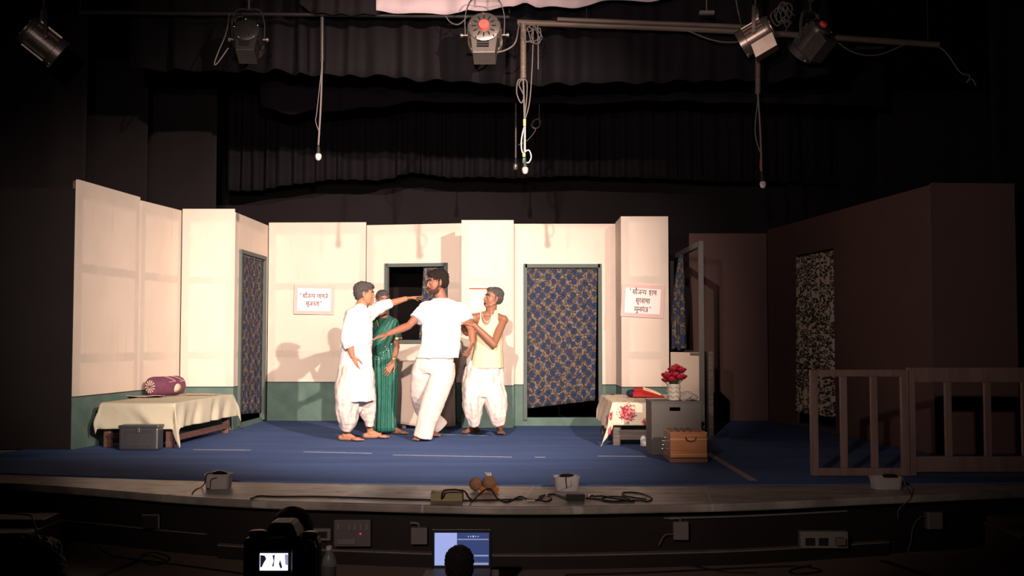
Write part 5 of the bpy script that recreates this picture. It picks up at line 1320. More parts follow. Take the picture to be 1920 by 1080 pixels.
# ================================================================ stage lamps and hanging gear
def lamp(pos, aim, label, m='lamp_metal', R=.14, L=.34, box=True, red=True, yoke=True, up=(0, 0, 1), bar=None, ribs=12):
    """pos = body centre, aim = beam direction"""
    pos = V(pos); d, s, u = frame(aim, up); t = thing('stage_lamp', tuple(pos), label, 'stage lamp')
    b0 = pos - d*L/2; b1 = pos + d*L/2
    MB().lathe(b0, d, [(0, R*.30), (0, R*.9), (.02, R), (.05, R), (.055, R*.93), (L-.07, R*.93), (L-.065, R*1.06), (L, R*1.06), (L, R*.9), (L-.03, R*.88)], 36).build('housing', m, t)
    mb = MB()
    for k in range(ribs):
        a = 2*math.pi*k/ribs; o = s*math.cos(a) + u*math.sin(a); mb.beam(b0 + d*.06 + o*R*.96, b1 - d*.075 + o*R*.96, .018, .022, o)
    mb.build('cooling_ribs', m, t, smooth=False)
    mb = MB(); mb.lathe(b0 - d*.012, d, [(0, R*.25), (.0, R*.8), (.012, R*.95), (.02, R*.95)], 36); mb.build('back_cap', m, t)
    mb = MB()
    for k in range(12):
        a = 2*math.pi*k/12; o = s*math.cos(a) + u*math.sin(a); mb.beam(b0 - d*.014 + o*R*.46, b0 - d*.012 + o*R*.72, .011, .006, d)
    mb.build('vent_slots', 'dark', t, smooth=False)
    if red: MB().lathe(b0 - d*.012, -d, [(0, R*.32), (.03, R*.30), (.034, R*.1)], 24).build('red_cap', 'red_cap', t)
    if box:
        MB().prism([b0 + d*.01 - u*R*.55 - s*R*.80, b0 + d*.01 - u*R*.55 + s*R*.80, b0 + d*.03 - u*R*1.65 + s*R*.66, b0 + d*.03 - u*R*1.65 - s*R*.66], d*(L*.72)).build('lower_housing', 'lamp_box' if m == 'lamp_metal' else m, t, smooth=False, bevel=.006)
        mb = MB()
        for k in range(3): mb.beam(b0 + d*.014 - u*R*(.95 + .16*k) - s*R*.4, b0 + d*.014 - u*R*(.95 + .16*k) + s*R*.3, .012, .014, d)
        mb.build('louvre', 'dark', t, smooth=False)
    MB().lathe(b1 - d*.02, d, [(0, .01), (0, R*.86), (.008, R*.5), (.012, .01)], 28).build('lens', 'glass_bottle', t)
    if yoke:
        top = pos + V((0, 0, R*1.9)); mb = MB(); sh = V((s.x, s.y, 0)).normalized() if abs(s.z) < .95 else V((1,0,0))
        pts = [pos - s*(R*1.16), pos - s*R*1.16 + V((0,0,R*1.2)), top - s*R*.8 + V((0,0,R*.25)), top + V((0,0,R*.3)), top + s*R*.8 + V((0,0,R*.25)), pos + s*R*1.16 + V((0,0,R*1.2)), pos + s*(R*1.16)]
        P = catmull(pts, 4)
        rings = []
        for i, p in enumerate(P):
            dd = (P[min(i+1, len(P)-1)] - P[max(i-1, 0)]).normalized(); nn = s.cross(V((0,0,1))).normalized(); oo = dd.cross(nn).normalized()
            rings.append([p + nn*.016 + oo*.004, p - nn*.016 + oo*.004, p - nn*.016 - oo*.004, p + nn*.016 - oo*.004])
        mb.skin(rings); mb.build('yoke', 'lamp_dark' if m == 'lamp_metal' else m, t, smooth=False)
        for q in (-1, 1): MB().cyl(pos + s*q*R*1.02, pos + s*q*R*1.32, .009, n=12).cyl(pos + s*q*R*1.30, pos + s*q*R*1.45, .018, n=10).build('tilt_knob', 'lamp_metal', t)
        mb = MB().cyl(top + V((0,0,R*.3)), top + V((0,0,R*.3 + .10)), .012, n=12).box(top + V((0,0,R*.3+.13)), (.06, .05, .08)); mb.build('hook_clamp', 'lamp_dark', t, smooth=False)
    for k in range(5):
        a = .4 + 2*math.pi*k/5; o = s*math.cos(a) + u*math.sin(a); MB().sph(b0 + o*R*.88 - d*.008, .010, 8, 6).build('bolt', 'chrome', t)
    for k in range(2): MB().sph(b1 - d*.02 - u*R*(.98 + .04*k) + s*R*(.3 - .6*k), .014, 8, 6).build('bolt', 'chrome', t)
    return t, pos, d, s, u
YL = 10.2
t, *_ = lamp(U(909, 66, Y=YL), (.03, 1, -.30), 'upright grey stage lamp with bright red back cap, nearest the centre of the top', R=.158, L=.30)
lamp(U(1417, 68, Y=YL), (-.84, .30, -.46), 'side-lit metal stage lamp pointing down left, above the right hanging microphone', m=mat('tan_lamp_metal', (.27, .20, .16), .35, .7, var=.3, scale=12), R=.125, L=.32, box=True, red=False, ribs=14)  # housing in its own warm tan metal
lamp(U(1520, 76, Y=YL + .2), (-.45, .60, -.62), 'dim stage lamp with arched bracket, rightmost of the row', m='lamp_box', R=.125, L=.34, box=True)
lamp(U(466, 74, Y=YL + .1), (-.05, .85, -.35), 'dark stage lamp with hanging cable loop above the left black curtains', m='lamp_black', R=.13, L=.30, red=False)
lamp(U(80, 78, Y=YL - .2), (.72, .42, -.60), 'ribbed stage lamp in the darkness at the top left corner', m='lamp_metal', R=.14, L=.36, red=False, box=False, ribs=10)
def pole(a, b, r, m, label, mid=None, name='wooden_pole', cat='pole'):
    pts = [a] + ([mid] if mid is not None else []) + [b]
    return tag(MB().tube(pts, r, 12).build(name, m), label, cat)
YP = YL + .35
lamp_bar = thing('lamp_bar', (0, YL, 4.52), 'overhead pipe from which the stage lamps hang', 'pipe')
MB().cyl((-5.2, YL, 4.50), (5.2, YL, 4.50), .026, n=12).build('pipe', 'lamp_dark', lamp_bar)
for x in (-4.8, -1.4, 1.4, 4.8): MB().cyl((x, YL, 4.5), (x, YL, 6.395), .008, n=8).build('rope', 'cable_black', lamp_bar)
for x0_, lb in ((150, 'left end of the dark metal pipe'), (955, 'inner end of the dark metal pipe'), (1100, 'left half of the bamboo lamp pole'), (1740, 'right end of the bamboo lamp pole')):
    a = U(x0_, 26 if x0_ < 960 else (46 if x0_ < 1500 else 82), Y=YP); tag(MB().cyl(a, (a.x, a.y, 6.395), .006, n=8).build('rope', 'cable_black'), 'thin dark rope holding up the ' + lb, 'rope')
pole(U(970, 42, Y=YP), U(1760, 84, Y=YP), .030, 'pole_wood', 'long bamboo lamp pole sloping down to the right behind the lamps', U(1370, 58, Y=YP))
pole(U(1045, 36, Y=YP - .055), U(1400, 50, Y=YP - .055), .022, 'pole_wood', 'second thinner bamboo pole lashed above the long lamp pole')
pole(U(150, 22, Y=YP), U(955, 32, Y=YP), .020, 'cable_black', 'dark metal pipe carrying the left stage lamps')
p = U(1325, 24, Y=YL); tag(MB().box(p, (.14, .05, .03)).cyl(p, (p.x, YL, 4.49), .006, n=8).build('tube_light_holder', 'cable_grey', smooth=False), 'small grey fitting at the top edge, left of the side-lit lamp', 'fitting')
def coil(c, r, n, m, th, label, name='cable', seed=0, anchor=None):
    rr = random.Random(seed); pts = []
    for k in range(n*8):
        a = k*math.pi/4; q = r*(.35 + .75*rr.random()); pts.append(V(c) + V((r*.5*math.sin(k*.31 + seed), 0, 0)) + V((q*math.cos(a)*.7, .03*rr.uniform(-1, 1), q*math.sin(a)*1.2)))
    pts.append(V(anchor) if anchor is not None else pts[-1] + V((0,0,.01)))
    return tag(MB().tube(pts, th, 6, 3).build(name, m), label, 'cable')
coil(U(1468, 28, Y=YL + .2), .10, 5, 'cable_grey', .006, 'coiled grey cable bunched between the two right stage lamps', seed=2, anchor=U(1470, 63, Y=YP-.03))
coil(U(1000, 68, Y=YP - .06), .09, 4, 'cable_grey', .005, 'coil of cable hanging from the bamboo pole right of the centre lamp', seed=4, anchor=U(1000, 44, Y=YP-.03))
coil(U(450, 52, Y=YL + .3), .10, 3, 'cable_black', .006, 'dark coil of cable behind the left stage lamp', seed=6, anchor=U(452, 25, Y=YP-.02))
cable([(931, 98, YL), (945, 95, YL), (960, 87, YL), (968, 75, YL), (972, 52, YP - .1), (975, 42, YP - .03)], .008, 'cable_grey', 'grey power cable curving from the centre lamp up to the pole')
cable([(428, 90, YL), (408, 118, YL), (402, 119, YL), (410, 96, YL), (424, 62, YL + .1), (430, 26, YP - .02)], .006, 'cable_grey', 'grey cable loop left of the left stage lamp')
cable([(1008, 44, YP - .035), (1009, 90, YP - .04), (1009, 130, YP - .04)], .006, 'cable_grey', 'short straight cable end hanging right of the centre microphone pole')
cable([(1392, 54, YP - .08), (1386, 30, YL), (1380, 0, YL), (1378, -35, YL - .03)], .006, 'cable_grey', 'grey cable arching above the side-lit lamp')
cable([(1280, 54, YP-.03), (1340, 76, YP-.03), (1390, 78, YP-.03), (1480, 65, YP-.03)], .006, 'cable_grey', 'slack cable drooping below the bamboo pole, left of the side-lit lamp')
cable([(1560, 72, YP - .03), (1600, 98, YP-.03), (1645, 103, YP-.03), (1700, 82, YP-.03)], .006, 'cable_grey', 'slack cable drooping right of the rightmost lamp')
cable([(1755, 84, YP), (1775, 100, YP), (1800, 135, YL + .3), (1818, 142, YL + .3), (1812, 155, YL + .3), (1822, 148, YL + .3), (1830, 160, YL + .3)], .006, 'cable_grey', 'small knotted cord hanging in the dark at the upper right')
cable([(835, 30, YP-.02), (845, 42, YP-.05), (858, 46, YP-.05), (868, 40, YP-.05), (876, 30, YP-.02)], .006, 'cable_grey', 'thin cable swag left of the centre lamp under the pale valance')
# hanging microphones
def mic(top, a, b, tip, pole_r, label, extra=None, tape_=False, pm='pole_wood', head=.03, hm='mic_mesh'):
    """top->a wooden stick, a->b cable, microphone ends at tip"""
    t = thing('hanging_microphone', tuple(tip), label, 'microphone')
    if top is not None: MB().cyl(top, a, pole_r, n=10).build('stick', pm, t)
    MB().tube([a, (a+b)/2 + V((.006, 0, 0)), b], .009, 8).build('cable', 'cable_grey', t)
    d = (tip - b).normalized(); Lm = (tip - b).length
    MB().lathe(b, d, [(0, .010), (.02, .016), (Lm*.6, .021), (Lm*.68, .024)], 16).build('handle', 'black_plastic' if not tape_ else 'lamp_dark', t)
    MB().lathe(b + d*Lm*.66, d, [(0, .024), (.012, head), (.016, head*1.04), (.03, head), (.05, head*.85), (.062, head*.5), (.066, head*.1)], 20).build('grille', hm, t)
    if extra:
        for pts, r_, m_ in extra: MB().tube(pts, r_, 8).build('cable_loop', m_, t)
    if tape_:
        MB().cyl(U(983.5, 224, Y=YM), U(983.5, 236, Y=YM), .014, n=12).build('tape_wrap', 'tape_yellow', t)
        MB().cyl(U(982.5, 288, Y=YM), U(982.5, 294, Y=YM), .015, n=12).build('tape_wrap', 'tape_yellow', t)
        MB().cyl(U(983, 297, Y=YM), U(983, 306, Y=YM), .017, n=12).build('tape_wrap', 'tape_green', t)
    return t
YM = YP - .03
mic(U(604, 29, Y=YP), U(604, 114, Y=YP), U(597, 272, Y=YP), U(597, 297, Y=YP), .020, 'silver-headed microphone hanging at left from a stick and cord',
    [([U(604, 118, Y=YP), U(594, 210, Y=YP), U(592, 228, Y=YP), U(600, 252, Y=YP)], .004, 'cable_grey')], pm='lamp_dark')
g = lambda x, y: U(x, y, Y=YM)
mic(g(981, 44), g(981, 147), g(983, 292), g(985, 325), .030, 'white-headed microphone on a bunch of looped cords at the centre',
    [([g(981, 147), g(971, 152), g(969, 175), g(977, 193), g(982, 180), g(973, 158), g(980, 148)], .006, 'cable_grey'), ([g(981, 147), g(988, 155), g(987, 190), g(983, 224)], .006, 'cable_grey'),
     ([g(1000, 46), g(998, 120), g(993, 190), g(984, 226)], .006, 'cable_grey'), ([g(983, 236), g(978, 260), g(978, 280), g(982, 290)], .006, 'cable_white'),
     ([g(984, 236), g(984, 262), g(984, 286)], .009, 'cable_white'), ([g(984, 284), g(992, 282), g(996, 294), g(992, 304), g(987, 305)], .006, 'cable_white')], tape_=True)
YN = 12.75
mic(None, V((U(966, 198, Y=YN).x, YN, 6.39)), U(967, 296, Y=YN), U(966.5, 314, Y=YN), .01, 'small dim microphone hanging just left of the white-headed one', head=.026, hm='lamp_metal')
cable([(0, 0, (U(1011, 195, Y=YN).x, YN, 6.39)), (1011, 195, YN), (1011, 220, YN), (1000, 226, YN), (996, 236, YN), (1008, 240, YN), (1014, 228, YN), (1004, 224, YN), (998, 238, YN), (1004, 244, YN), (990, 262, YN), (972, 272, YN)], .004, 'cable_grey', 'tangled thin cord hanging right of the centre microphones')
YR = YP - .035
mic(U(1421, 64, Y=YR), U(1421, 176, Y=YR), U(1428, 322, Y=YR), U(1431, 350, Y=YR), .026, 'silver-headed microphone hanging at right below the side-lit lamp',
    [([U(1422, 178, Y=YR), U(1416, 235, Y=YR), U(1418, 262, Y=YR), U(1427, 290, Y=YR)], .005, 'cable_grey'), ([U(1427, 290, Y=YR), U(1425, 310, Y=YR), U(1427, 322, Y=YR)], .005, 'red_cloth')])
# ================================================================ gear along the stage front
def on_front(px, py, out=.0):
    """point on the stage fascia seen at the pixel"""
    Y = 7.2
    for _ in range(12):
        p = U(px, py, Y=Y); Y = lip_y(p.x) + .10 - out
    return U(px, py, Y=Y)
def front_box(px0, py0, px1, py1, dp, m, name, label, cat):
    a, b = on_front(px0, py0, dp), on_front(px1, py1, dp); w_ = abs(b.x-a.x); h_ = abs(a.z-b.z); Y = min(a.y, b.y)
    t = thing(name, ((a.x+b.x)/2, Y + dp/2, min(a.z, b.z)), label, cat)
    MB().box(((a.x+b.x)/2, Y + dp/2 + .002, (a.z+b.z)/2), (w_, dp + .006, h_)).build('housing', m, t, smooth=False, bevel=.004)
    return t, (a.x+b.x)/2, Y, (a.z+b.z)/2, w_, h_
t, x, y, z, w_, h_ = front_box(628, 973, 695, 1025, .05, 'switch_dim', 'switchboard', 'yellowed switchboard with red indicator light on the stage front, above the water bottle', 'switchboard')
for k in range(6):
    if k != 1: MB().box((x - w_*.38 + k*w_*.155, y - .003, z + h_*.24), (w_*.09, .012, h_*.26)).build('switch', 'grey_box', t, smooth=False, bevel=.002)
MB().sph((x + w_*.22, y - .002, z - h_*.02), .006, 10, 8).build('red_indicator', 'led', t)
MB().box((x - w_*.15, y - .004, z - h_*.30), (w_*.5, .014, h_*.22)).build('socket_row', 'grey_box', t, smooth=False, bevel=.002)
t, x, y, z, w_, h_ = front_box(578, 990, 620, 1014, .03, 'grey_box', 'socket_board', 'brown-grey socket plate half hidden behind the camera hood', 'socket board')
MB().box((x, y - .002, z), (w_*.7, .008, h_*.5)).build('socket_row', 'fascia', t, smooth=False)
t, x, y, z, w_, h_ = front_box(771, 989, 801, 1021, .05, 'grey_box', 'junction_box', 'small grey box with curved pipe on the stage front, left of the laptop', 'junction box')
MB().tube([(x + .0, y + .03, z + h_/2), (x - .01, y + .02, z + h_/2 + .025), (x - .06, y + .03, z + h_/2 + .028)], .008, 8).build('conduit', 'grey_box', t)
t, x, y, z, w_, h_ = front_box(1263, 979, 1291, 1012, .05, 'grey_box', 'junction_box', 'small grey box with curved pipe on the stage front, right of the laptop', 'junction box')
MB().tube([(x + .0, y + .03, z + h_/2), (x - .01, y + .02, z + h_/2 + .022), (x - .07, y + .03, z + h_/2 + .018)], .008, 8).build('conduit', 'grey_box', t)
MB().tube([(x - w_/2, y, z - .02), (x - w_/2 - .06, y - .01, z - .025), (x - w_/2 - .10, y - .01, z - .09)], .004, 6).build('lead', 'cable_grey', t)
t, x, y, z, w_, h_ = front_box(1501, 997, 1582, 1023, .06, 'switch_white', 'socket_board', 'cream plastic strip of sockets with a plug, low on the stage front at right', 'socket board')
for k in (-.30, -.02): MB().box((x + k*w_, y - .002, z - h_*.1), (w_*.20, .008, h_*.45)).build('socket', 'fascia', t, smooth=False)
MB().box((x + w_*.32, y - .02, z - h_*.05), (w_*.2, .04, h_*.45)).build('plug', 'grey_box', t, smooth=False, bevel=.004)
t, x, y, z, w_, h_ = front_box(1738, 961, 1765, 991, .05, 'grey_box', 'junction_box', 'pale-edged square box on the stage front below the long railing', 'junction box')
MB().box((x - w_/2 + .008, y - .001, z), (.018, .008, h_)).build('pale_edge', 'switch_white', t, smooth=False)
t, x, y, z, w_, h_ = front_box(272, 962, 299, 991, .04, 'fascia', 'junction_box', 'dark square box with pale right edge on the stage front at left', 'junction box')
MB().box((x + w_/2 - .004, y - .002, z), (.010, .008, h_)).box((x, y - .002, z + h_/2 - .003), (w_, .008, .008)).build('pale_edge', 'fascia_edge', t, smooth=False)
fz = HF + .006
def fcable(pts, r, m, label): return cable(pts, r, m, label, z=fz)
q = on_front(1736, 968, .05)
tag(MB().tube([q, q + V((-.05, -.01, -.01)), q + V((-.10, -.02, -.08)), q + V((-.12, -.03, -.18)), q + V((-.14, -.05, fz - q.z + .01)), q + V((-.02, -.09, fz - q.z))], .004, 6).build('cable', 'cable_grey'), 'thin pale lead falling from the pale-edged box to the hall floor', 'cable')
fcable([(1060, 1078), (1200, 1074), (1330, 1068), (1420, 1064), (1500, 1062), (1540, 1070), (1500, 1076), (1480, 1070), (1520, 1060)], .006, 'cable_black', 'black cable with two loops on the hall floor at right of centre')
fcable([(1230, 1060), (1300, 1062), (1360, 1072), (1420, 1074)], .005, 'cable_black', 'second black cable on the hall floor below the right junction box')
fcable([(185, 1026), (210, 1042), (262, 1050), (310, 1056), (400, 1068), (470, 1078)], .006, 'cable_black', 'long black cable running right across the hall floor at lower left')
fcable([(265, 1040), (290, 1036), (318, 1046), (300, 1058), (275, 1056), (262, 1046), (285, 1042), (312, 1052)], .005, 'cable_black', 'small nest of black cable on the hall floor at lower left')
fcable([(68, 1027), (95, 1030), (120, 1028), (128, 1022)], .005, 'cable_black', 'black cable end lying beside the left steps')
tag(MB().tube([U(0, 962, Y=7.34), U(55, 966, Y=7.2), U(62, 976, Y=7.1), U(72, 1005, Y=7.0), U(85, 1020, Y=6.98), U(70, 1026, Y=6.95)], .006, 6).build('cable', 'cable_black'), 'black cable draped down over the left steps', 'cable')
# ================================================================ camera, bottle, laptop and audience
def audience(Hc, r, label, fwd=(0, 1, 0), lean=0.0, sh=.20, zfloor=HF, tilt=(0,0,1)):
    """seated onlooker seen from behind: head centre Hc"""
    Hc = V(Hc); t = thing('person', (Hc.x, Hc.y - lean*.5, zfloor), label, 'person'); k = r/.080
    mb = MB(); P, ax = head_shape(mb, Hc, fwd, tilt, k=k)
    f = V(fwd).normalized(); s = V((f.y, -f.x, 0)); nb = Hc - V((0,0,.17*k)) - f*.05
    pel = V((Hc.x, Hc.y, zfloor + .12)) - f*(lean + .05); sh0 = nb - V((0,0,.06)) - f*.03
    mb.caps(Hc - V((0,0,.05)), nb, .055*k, .06*k); 
    for q in (-1, 1):
        mb.caps(nb - V((0,0,.02)), sh0 + s*q*sh, .055, .055); el = sh0 + s*q*(sh + .04) + V((0,0,-.24*min(1, (sh0.z-zfloor)/.5))) + f*.06
        mb.caps(sh0 + s*q*sh, el, .052, .040); wr = el + f*.22 + V((0,0,.02)); mb.caps(el, wr, .040, .028); hand_shape(mb, wr, f, V((0,0,-1)), thumb=-q)
        kn = V((pel.x, pel.y, zfloor + .10)) + f*.30 + s*q*.26; mb.caps(pel + s*q*.09, kn, .085, .06); an = V((pel.x, pel.y, zfloor + .07)) + f*.22 - s*q*.05; mb.caps(kn, an, .055, .035)
        foot_shape(mb, V((an.x, an.y, zfloor + .08)), -s*q, .95) if False else mb.caps(an, an - s*q*.16 - V((0,0,.01)), .035, .025)
    rows = []
    for c, a, b in ((pel, .16, .12), (pel.lerp(sh0, .4), .15, .11), (pel.lerp(sh0, .8), .18, .11), (sh0, .16, .08)): rows.append([V(c) + s*a*math.cos(2*math.pi*i/24) + f*b*math.sin(2*math.pi*i/24) for i in range(24)])
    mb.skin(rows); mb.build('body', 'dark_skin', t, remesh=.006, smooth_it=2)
    mb = MB(); rows = []
    for c, a, b in ((pel - V((0,0,.02)), .175, .135), (pel.lerp(sh0, .4), .165, .125), (pel.lerp(sh0, .8), .20, .125), (sh0 + V((0,0,.01)), .18, .095), (nb - V((0,0,.02)), .075, .07)): rows.append([V(c) + s*a*math.cos(2*math.pi*i/24) + f*b*math.sin(2*math.pi*i/24) for i in range(24)])
    mb.skin(rows)
    for q in (-1, 1): el = sh0 + s*q*(sh + .04) + V((0,0,-.24*min(1, (sh0.z-zfloor)/.5))) + f*.06; mb.caps(sh0 + s*q*(sh-.02), sh0.lerp(el + s*q*0, .0) + s*q*sh + (el - sh0 - s*q*sh)*.7, .068, .056)
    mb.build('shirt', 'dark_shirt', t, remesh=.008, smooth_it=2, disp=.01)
    hair_shape(P, ax, t, 'hair_black', k, back=1, disp=.016); return t
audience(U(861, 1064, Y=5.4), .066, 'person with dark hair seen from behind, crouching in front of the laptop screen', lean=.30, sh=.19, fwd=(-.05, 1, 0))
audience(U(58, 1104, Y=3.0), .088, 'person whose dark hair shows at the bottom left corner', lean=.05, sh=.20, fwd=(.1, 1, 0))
# laptop on a low stool
Yl = 6.2; a, b, c_ = U(815, 999, Y=Yl), U(917, 1003, Y=Yl), U(917, 1060, Y=Yl)
xl0, xl1 = a.x, b.x; zt_, zb_ = a.z, c_.z - .0; cx = (xl0+xl1)/2
stz = zb_ - .035
t = thing('low_stool', (cx, Yl - .1, HF), 'low dark stool under the laptop', 'stool')
MB().box((cx, Yl - .1, stz - .015), (.42, .32, .03)).build('seat', 'grey_wood', t, smooth=False, bevel=.004)
for x in (-.17, .17):
    for y in (-.12, .12): MB().box((cx + x, Yl - .1 + y, (HF + stz - .03)/2 + .0005), (.035, .035, stz - .03 - HF)).build('leg', 'grey_wood', t, smooth=False)
t = thing('laptop', (cx, Yl - .1, stz), 'open laptop glowing blue-white in front of the stage', 'laptop')
MB().box((cx, Yl - .115, stz + .010), (xl1-xl0+.02, .23, .018)).build('keyboard_base', 'grey_box', t, smooth=False, bevel=.004)
w_, h_ = xl1-xl0, zt_-zb_
MB().box((cx, Yl + .006, (zt_+stz)/2 + .012), (w_+.03, .010, zt_-stz + .012)).build('lid', 'black_plastic', t, smooth=False, bevel=.003)
def em(name, col, s): return mat(name, (0.01,.01,.01), .4, emis=col, estr=s, var=0)
MB().box((cx, Yl - .0005, (zt_+zb_)/2), (w_, .003, h_)).build('screen', em('blue_screen_glow', (.035, .055, .17), 1.0), t, smooth=False)
x0 = xl0
MB().box((x0 + w_*.205, Yl - .003, (zt_+zb_)/2), (w_*.41, .002, h_)).build('pale_window', em('pale_window_glow', (.36, .42, .80), 1.0), t, smooth=False)
MB().box((x0 + w_*.705, Yl - .003, zb_ + h_*.80), (w_*.57, .002, h_*.03)).box((x0 + w_*.705, Yl - .003, zb_ + h_*.30), (w_*.57, .002, h_*.045)).box((x0 + w_*.705, Yl - .003, zb_ + h_*.05), (w_*.57, .002, h_*.07)).build('screen_bars', em('grey_bar_glow', (.30, .31, .46), 1.0), t, smooth=False)
mb = MB()
for k in range(5): mb.box((x0 + w_*(.62 + .045*k), Yl - .004, zb_ + h_*.89), (.005 + .003*(k == 2), .002, .006 + .003*(k == 2)))
for k in range(4): mb.box((x0 + w_*(.08 + .06*k), Yl - .0045, zt_ - .006), (.008, .001, .004))
mb.build('screen_icons', em('icon_glow', (.5, .55, .75), 1.0), t, smooth=False)
# water bottle on a covered low table
Yb2 = 5.1; zb2 = -.115; bx = U(617, 1040, Y=Yb2).x
xa, xb_ = U(596, 1070, Y=5.3).x, U(765, 1070, Y=5.3).x
t = thing('low_table', ((xa+xb_)/2, 5.1, HF), 'low table with tan cover at the bottom edge, carrying the water bottle', 'table')
mb = MB().prism([(xa, 4.85, 0), (xb_ - .05, 4.85, 0), (xb_, 4.95, 0), (xb_, 5.36, 0), (xa + .05, 5.40, 0), (xa, 5.3, 0)], (0, 0, .03))
for v in mb.bm.verts: v.co.z += zb2 - .032
mb.build('covered_top', 'table_cloth_dim', t, smooth=False, bevel=.012)
for x in (xa + .04, xb_ - .06):
    for y in (4.9, 5.28): MB().box((x, y, (HF + zb2 - .033)/2), (.035, .035, zb2 - .033 - HF)).build('leg', 'grey_wood', t, smooth=False)
t = thing('water_bottle', (bx, Yb2, zb2), 'clear plastic water bottle standing beside the camera', 'bottle')
zc0 = U(617, 1026, Y=Yb2).z; Hb = zc0 - zb2
MB().lathe((bx, Yb2, zb2), (0,0,1), [(0, .020), (.003, .030), (.02, .032), (Hb*.30, .031), (Hb*.33, .029), (Hb*.36, .032), (Hb*.70, .032), (Hb*.80, .027), (Hb*.90, .015), (Hb*.94, .012), (Hb, .012)], 28).build('bottle_body', 'glass_bottle', t)
MB().lathe((bx, Yb2, zc0 - .012), (0,0,1), [(0, .014), (.016, .014), (.017, .012)], 20).build('cap', 'bottle_cap', t)
MB().lathe((bx, Yb2, zb2 + Hb*.38), (0,0,1), [(0, .0325), (Hb*.24, .0325)], 28, cap=False).build('label', 'label', t)
# photographer's camera on tripod, seen from behind
Yc_ = 2.0; g = lambda x, y, dy=0.0: U(x, y, Y=Yc_ + dy)
t = thing('camera', tuple(g(530, 1060)), 'black photo camera on a tripod with lit rear screen and large lens hood', 'camera')
bc = g(530, 1052, .03)
mb = MB().box(bc, (.138, .050, .092)); mb.build('camera_body', 'black_plastic', t, smooth=False, bevel=.012)
MB().box(bc + V((.045, -.012, .0)), (.045, .075, .090)).build('grip', 'black_plastic', t, smooth=False, bevel=.014)
MB().prism([bc + V((-.030, -.030, .044)), bc + V((.034, -.030, .044)), bc + V((.022, -.030, .074)), bc + V((-.018, -.030, .074))], (0, .065, 0)).build('viewfinder_hump', 'black_plastic', t, smooth=False, bevel=.005)
MB().box(bc + V((.002, -.034, .058)), (.026, .012, .016)).build('eyepiece', 'lamp_dark', t, smooth=False, bevel=.004)
MB().lathe(bc + V((-.046, .0, .044)), (0,0,1), [(0, .016), (.010, .016), (.012, .013)], 20).build('mode_dial', 'lamp_metal', t)
MB().lathe(bc + V((.050, .0, .044)), (0,0,1), [(0, .014), (.008, .014), (.010, .010)], 20).build('dial', 'lamp_metal', t)
lc = g(538, 1000, .10)
lc0 = bc + V((-.006, .02, .026))
MB().lathe(lc0, (-.06, 1, 0.06), [(0, .028), (.03, .031), (.06, .031), (.10, .032)], 36).build('lens_barrel', 'black_plastic', t)
hoodc = lc0 + V((-.006, .10, .006)); rh = .041
MB().lathe(hoodc, (-.06, 1, .06), [(0, .033), (.004, .036), (.045, rh), (.047, rh - .002), (.006, .034)], 44).build('lens_hood', mat('satin_black_hood', (.15, .13, .125), .35, spec=.6), t)
s0_, s1_ = g(488, 1037, -.0), g(540, 1069, -.0)
MB().box(((s0_.x+s1_.x)/2, Yc_ + .002, (s0_.z+s1_.z)/2), (s1_.x-s0_.x+.012, .006, s0_.z-s1_.z+.010)).build('screen_frame', 'black_plastic', t, smooth=False)
MB().box(((s0_.x+s1_.x)/2, Yc_ - .002, (s0_.z+s1_.z)/2), (s1_.x-s0_.x, .003, s0_.z-s1_.z)).build('rear_screen', em('bright_rear_screen', (.80, .84, 1.0), 1.3), t, smooth=False)
dk = em('dark_screen_shape', (.01, .01, .02), 1.0)
def sp(x, y): return g(x, y, -.0045)
mb = MB(); mb.prism([sp(488, 1041), sp(496, 1042), sp(499, 1048), sp(494, 1056), sp(491, 1063), sp(488, 1064)], (0, .001, 0)); mb.prism([sp(511, 1042), sp(515, 1040), sp(514, 1050), sp(513, 1062), sp(510, 1062), sp(513, 1052)], (0, .001, 0))
mb.prism([sp(523, 1058), sp(525, 1050), sp(529, 1064), sp(526, 1066)], (0, .001, 0)); mb.build('screen_image', dk, t, smooth=False)
MB().prism([sp(534, 1040), sp(540, 1040), sp(539.5, 1060), sp(535, 1058)], (0, .001, 0)).build('screen_edge_image', em('lilac_screen_glow', (.35, .28, .45), 1.0), t, smooth=False)
MB().cyl(bc + V((0, 0, -.046)), bc + V((0, 0, -.075)), .030, .034, 24).build('mount_plate', 'black_plastic', t)
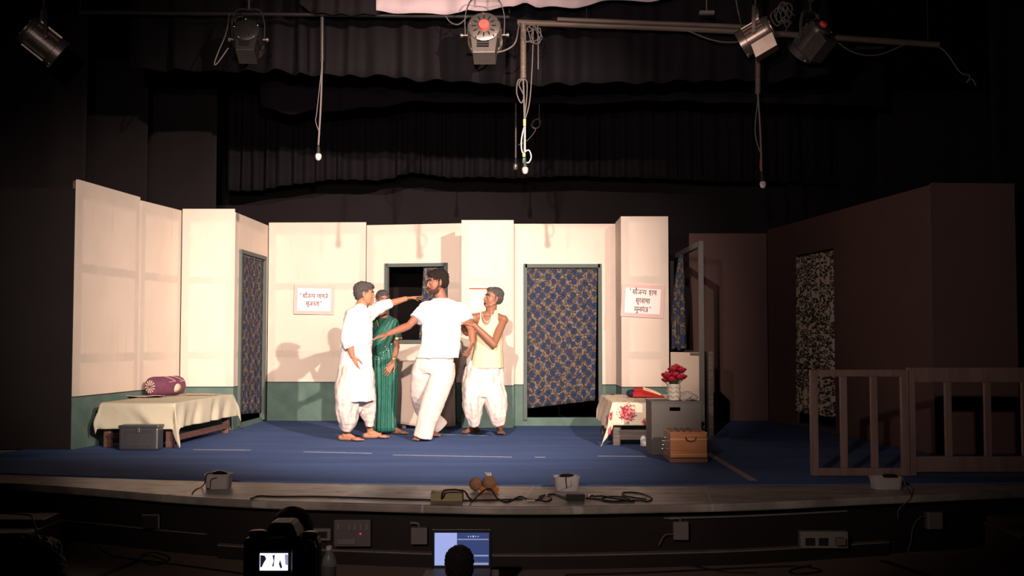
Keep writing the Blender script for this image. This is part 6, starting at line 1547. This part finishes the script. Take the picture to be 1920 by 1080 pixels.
tb = bc + V((0,0,-.085))
t = thing('tripod', (tb.x, tb.y, HF), 'black tripod holding the photo camera at the bottom edge', 'tripod')
MB().lathe(tb + V((0,0,-.05)), (0,0,1), [(0, .02), (.02, .034), (.058, .030)], 20).build('tripod_head', 'black_plastic', t)
MB().cyl(tb + V((0,0,-.06)), tb + V((0,0,-.5)), .016, n=16).build('centre_column', 'black_plastic', t)
for k in range(3):
    a = math.radians(30 + 120*k); top_ = tb + V((.02*math.cos(a), .02*math.sin(a), -.12)); bot = V((tb.x + .42*math.cos(a), tb.y + .42*math.sin(a), HF + .012))
    MB().tube([top_, top_.lerp(bot, .5), bot], .014, 10, 1).build('leg', 'black_plastic', t)

# ================================================================ sub-parts hang under their part
SUBS = {'eye_whites': 'body', 'irises': 'body', 'eyebrows': 'body', 'lips': 'body', 'open_mouth': 'body', 'moustache': 'body', 'beard': 'body', 'forehead_dot': 'body',
        'vent_slots': 'back_cap', 'red_cap': 'back_cap', 'bolt': 'housing', 'cooling_ribs': 'housing', 'lens': 'housing', 'louvre': 'lower_housing', 'tilt_knob': 'yoke', 'hook_clamp': 'yoke',
        'screen': 'lid', 'pale_window': 'lid', 'screen_bars': 'lid', 'screen_icons': 'lid', 'lens_hood': 'lens_barrel', 'rear_screen': 'camera_body', 'screen_frame': 'camera_body',
        'eyepiece': 'viewfinder_hump', 'hasp': 'lid', 'rim': 'lid', 'pressed_panel_lines': 'body', 'carrying_ring': 'case', 'brass_line': 'case', 'stop_knob': 'case', 'lid_slats': 'lid',
        'end_petal_print': 'cover', 'round_print': 'cover', 'line_print': 'cover', 'lattice_pattern': 'wrapped_glass', 'knot': 'cloth', 'grille': 'handle', 'lettering': 'paper', 'bangles': 'body', 'gold_border': 'blouse', 'collar_edge': 'shirt'}
for o in list(SC.objects):
    if o.parent is None: continue
    b = o.name.split('.')[0]
    if b in SUBS and o.parent.parent is None:
        for s_ in o.parent.children:
            if s_.name.split('.')[0] == SUBS[b] and s_ is not o: o.parent = s_; break
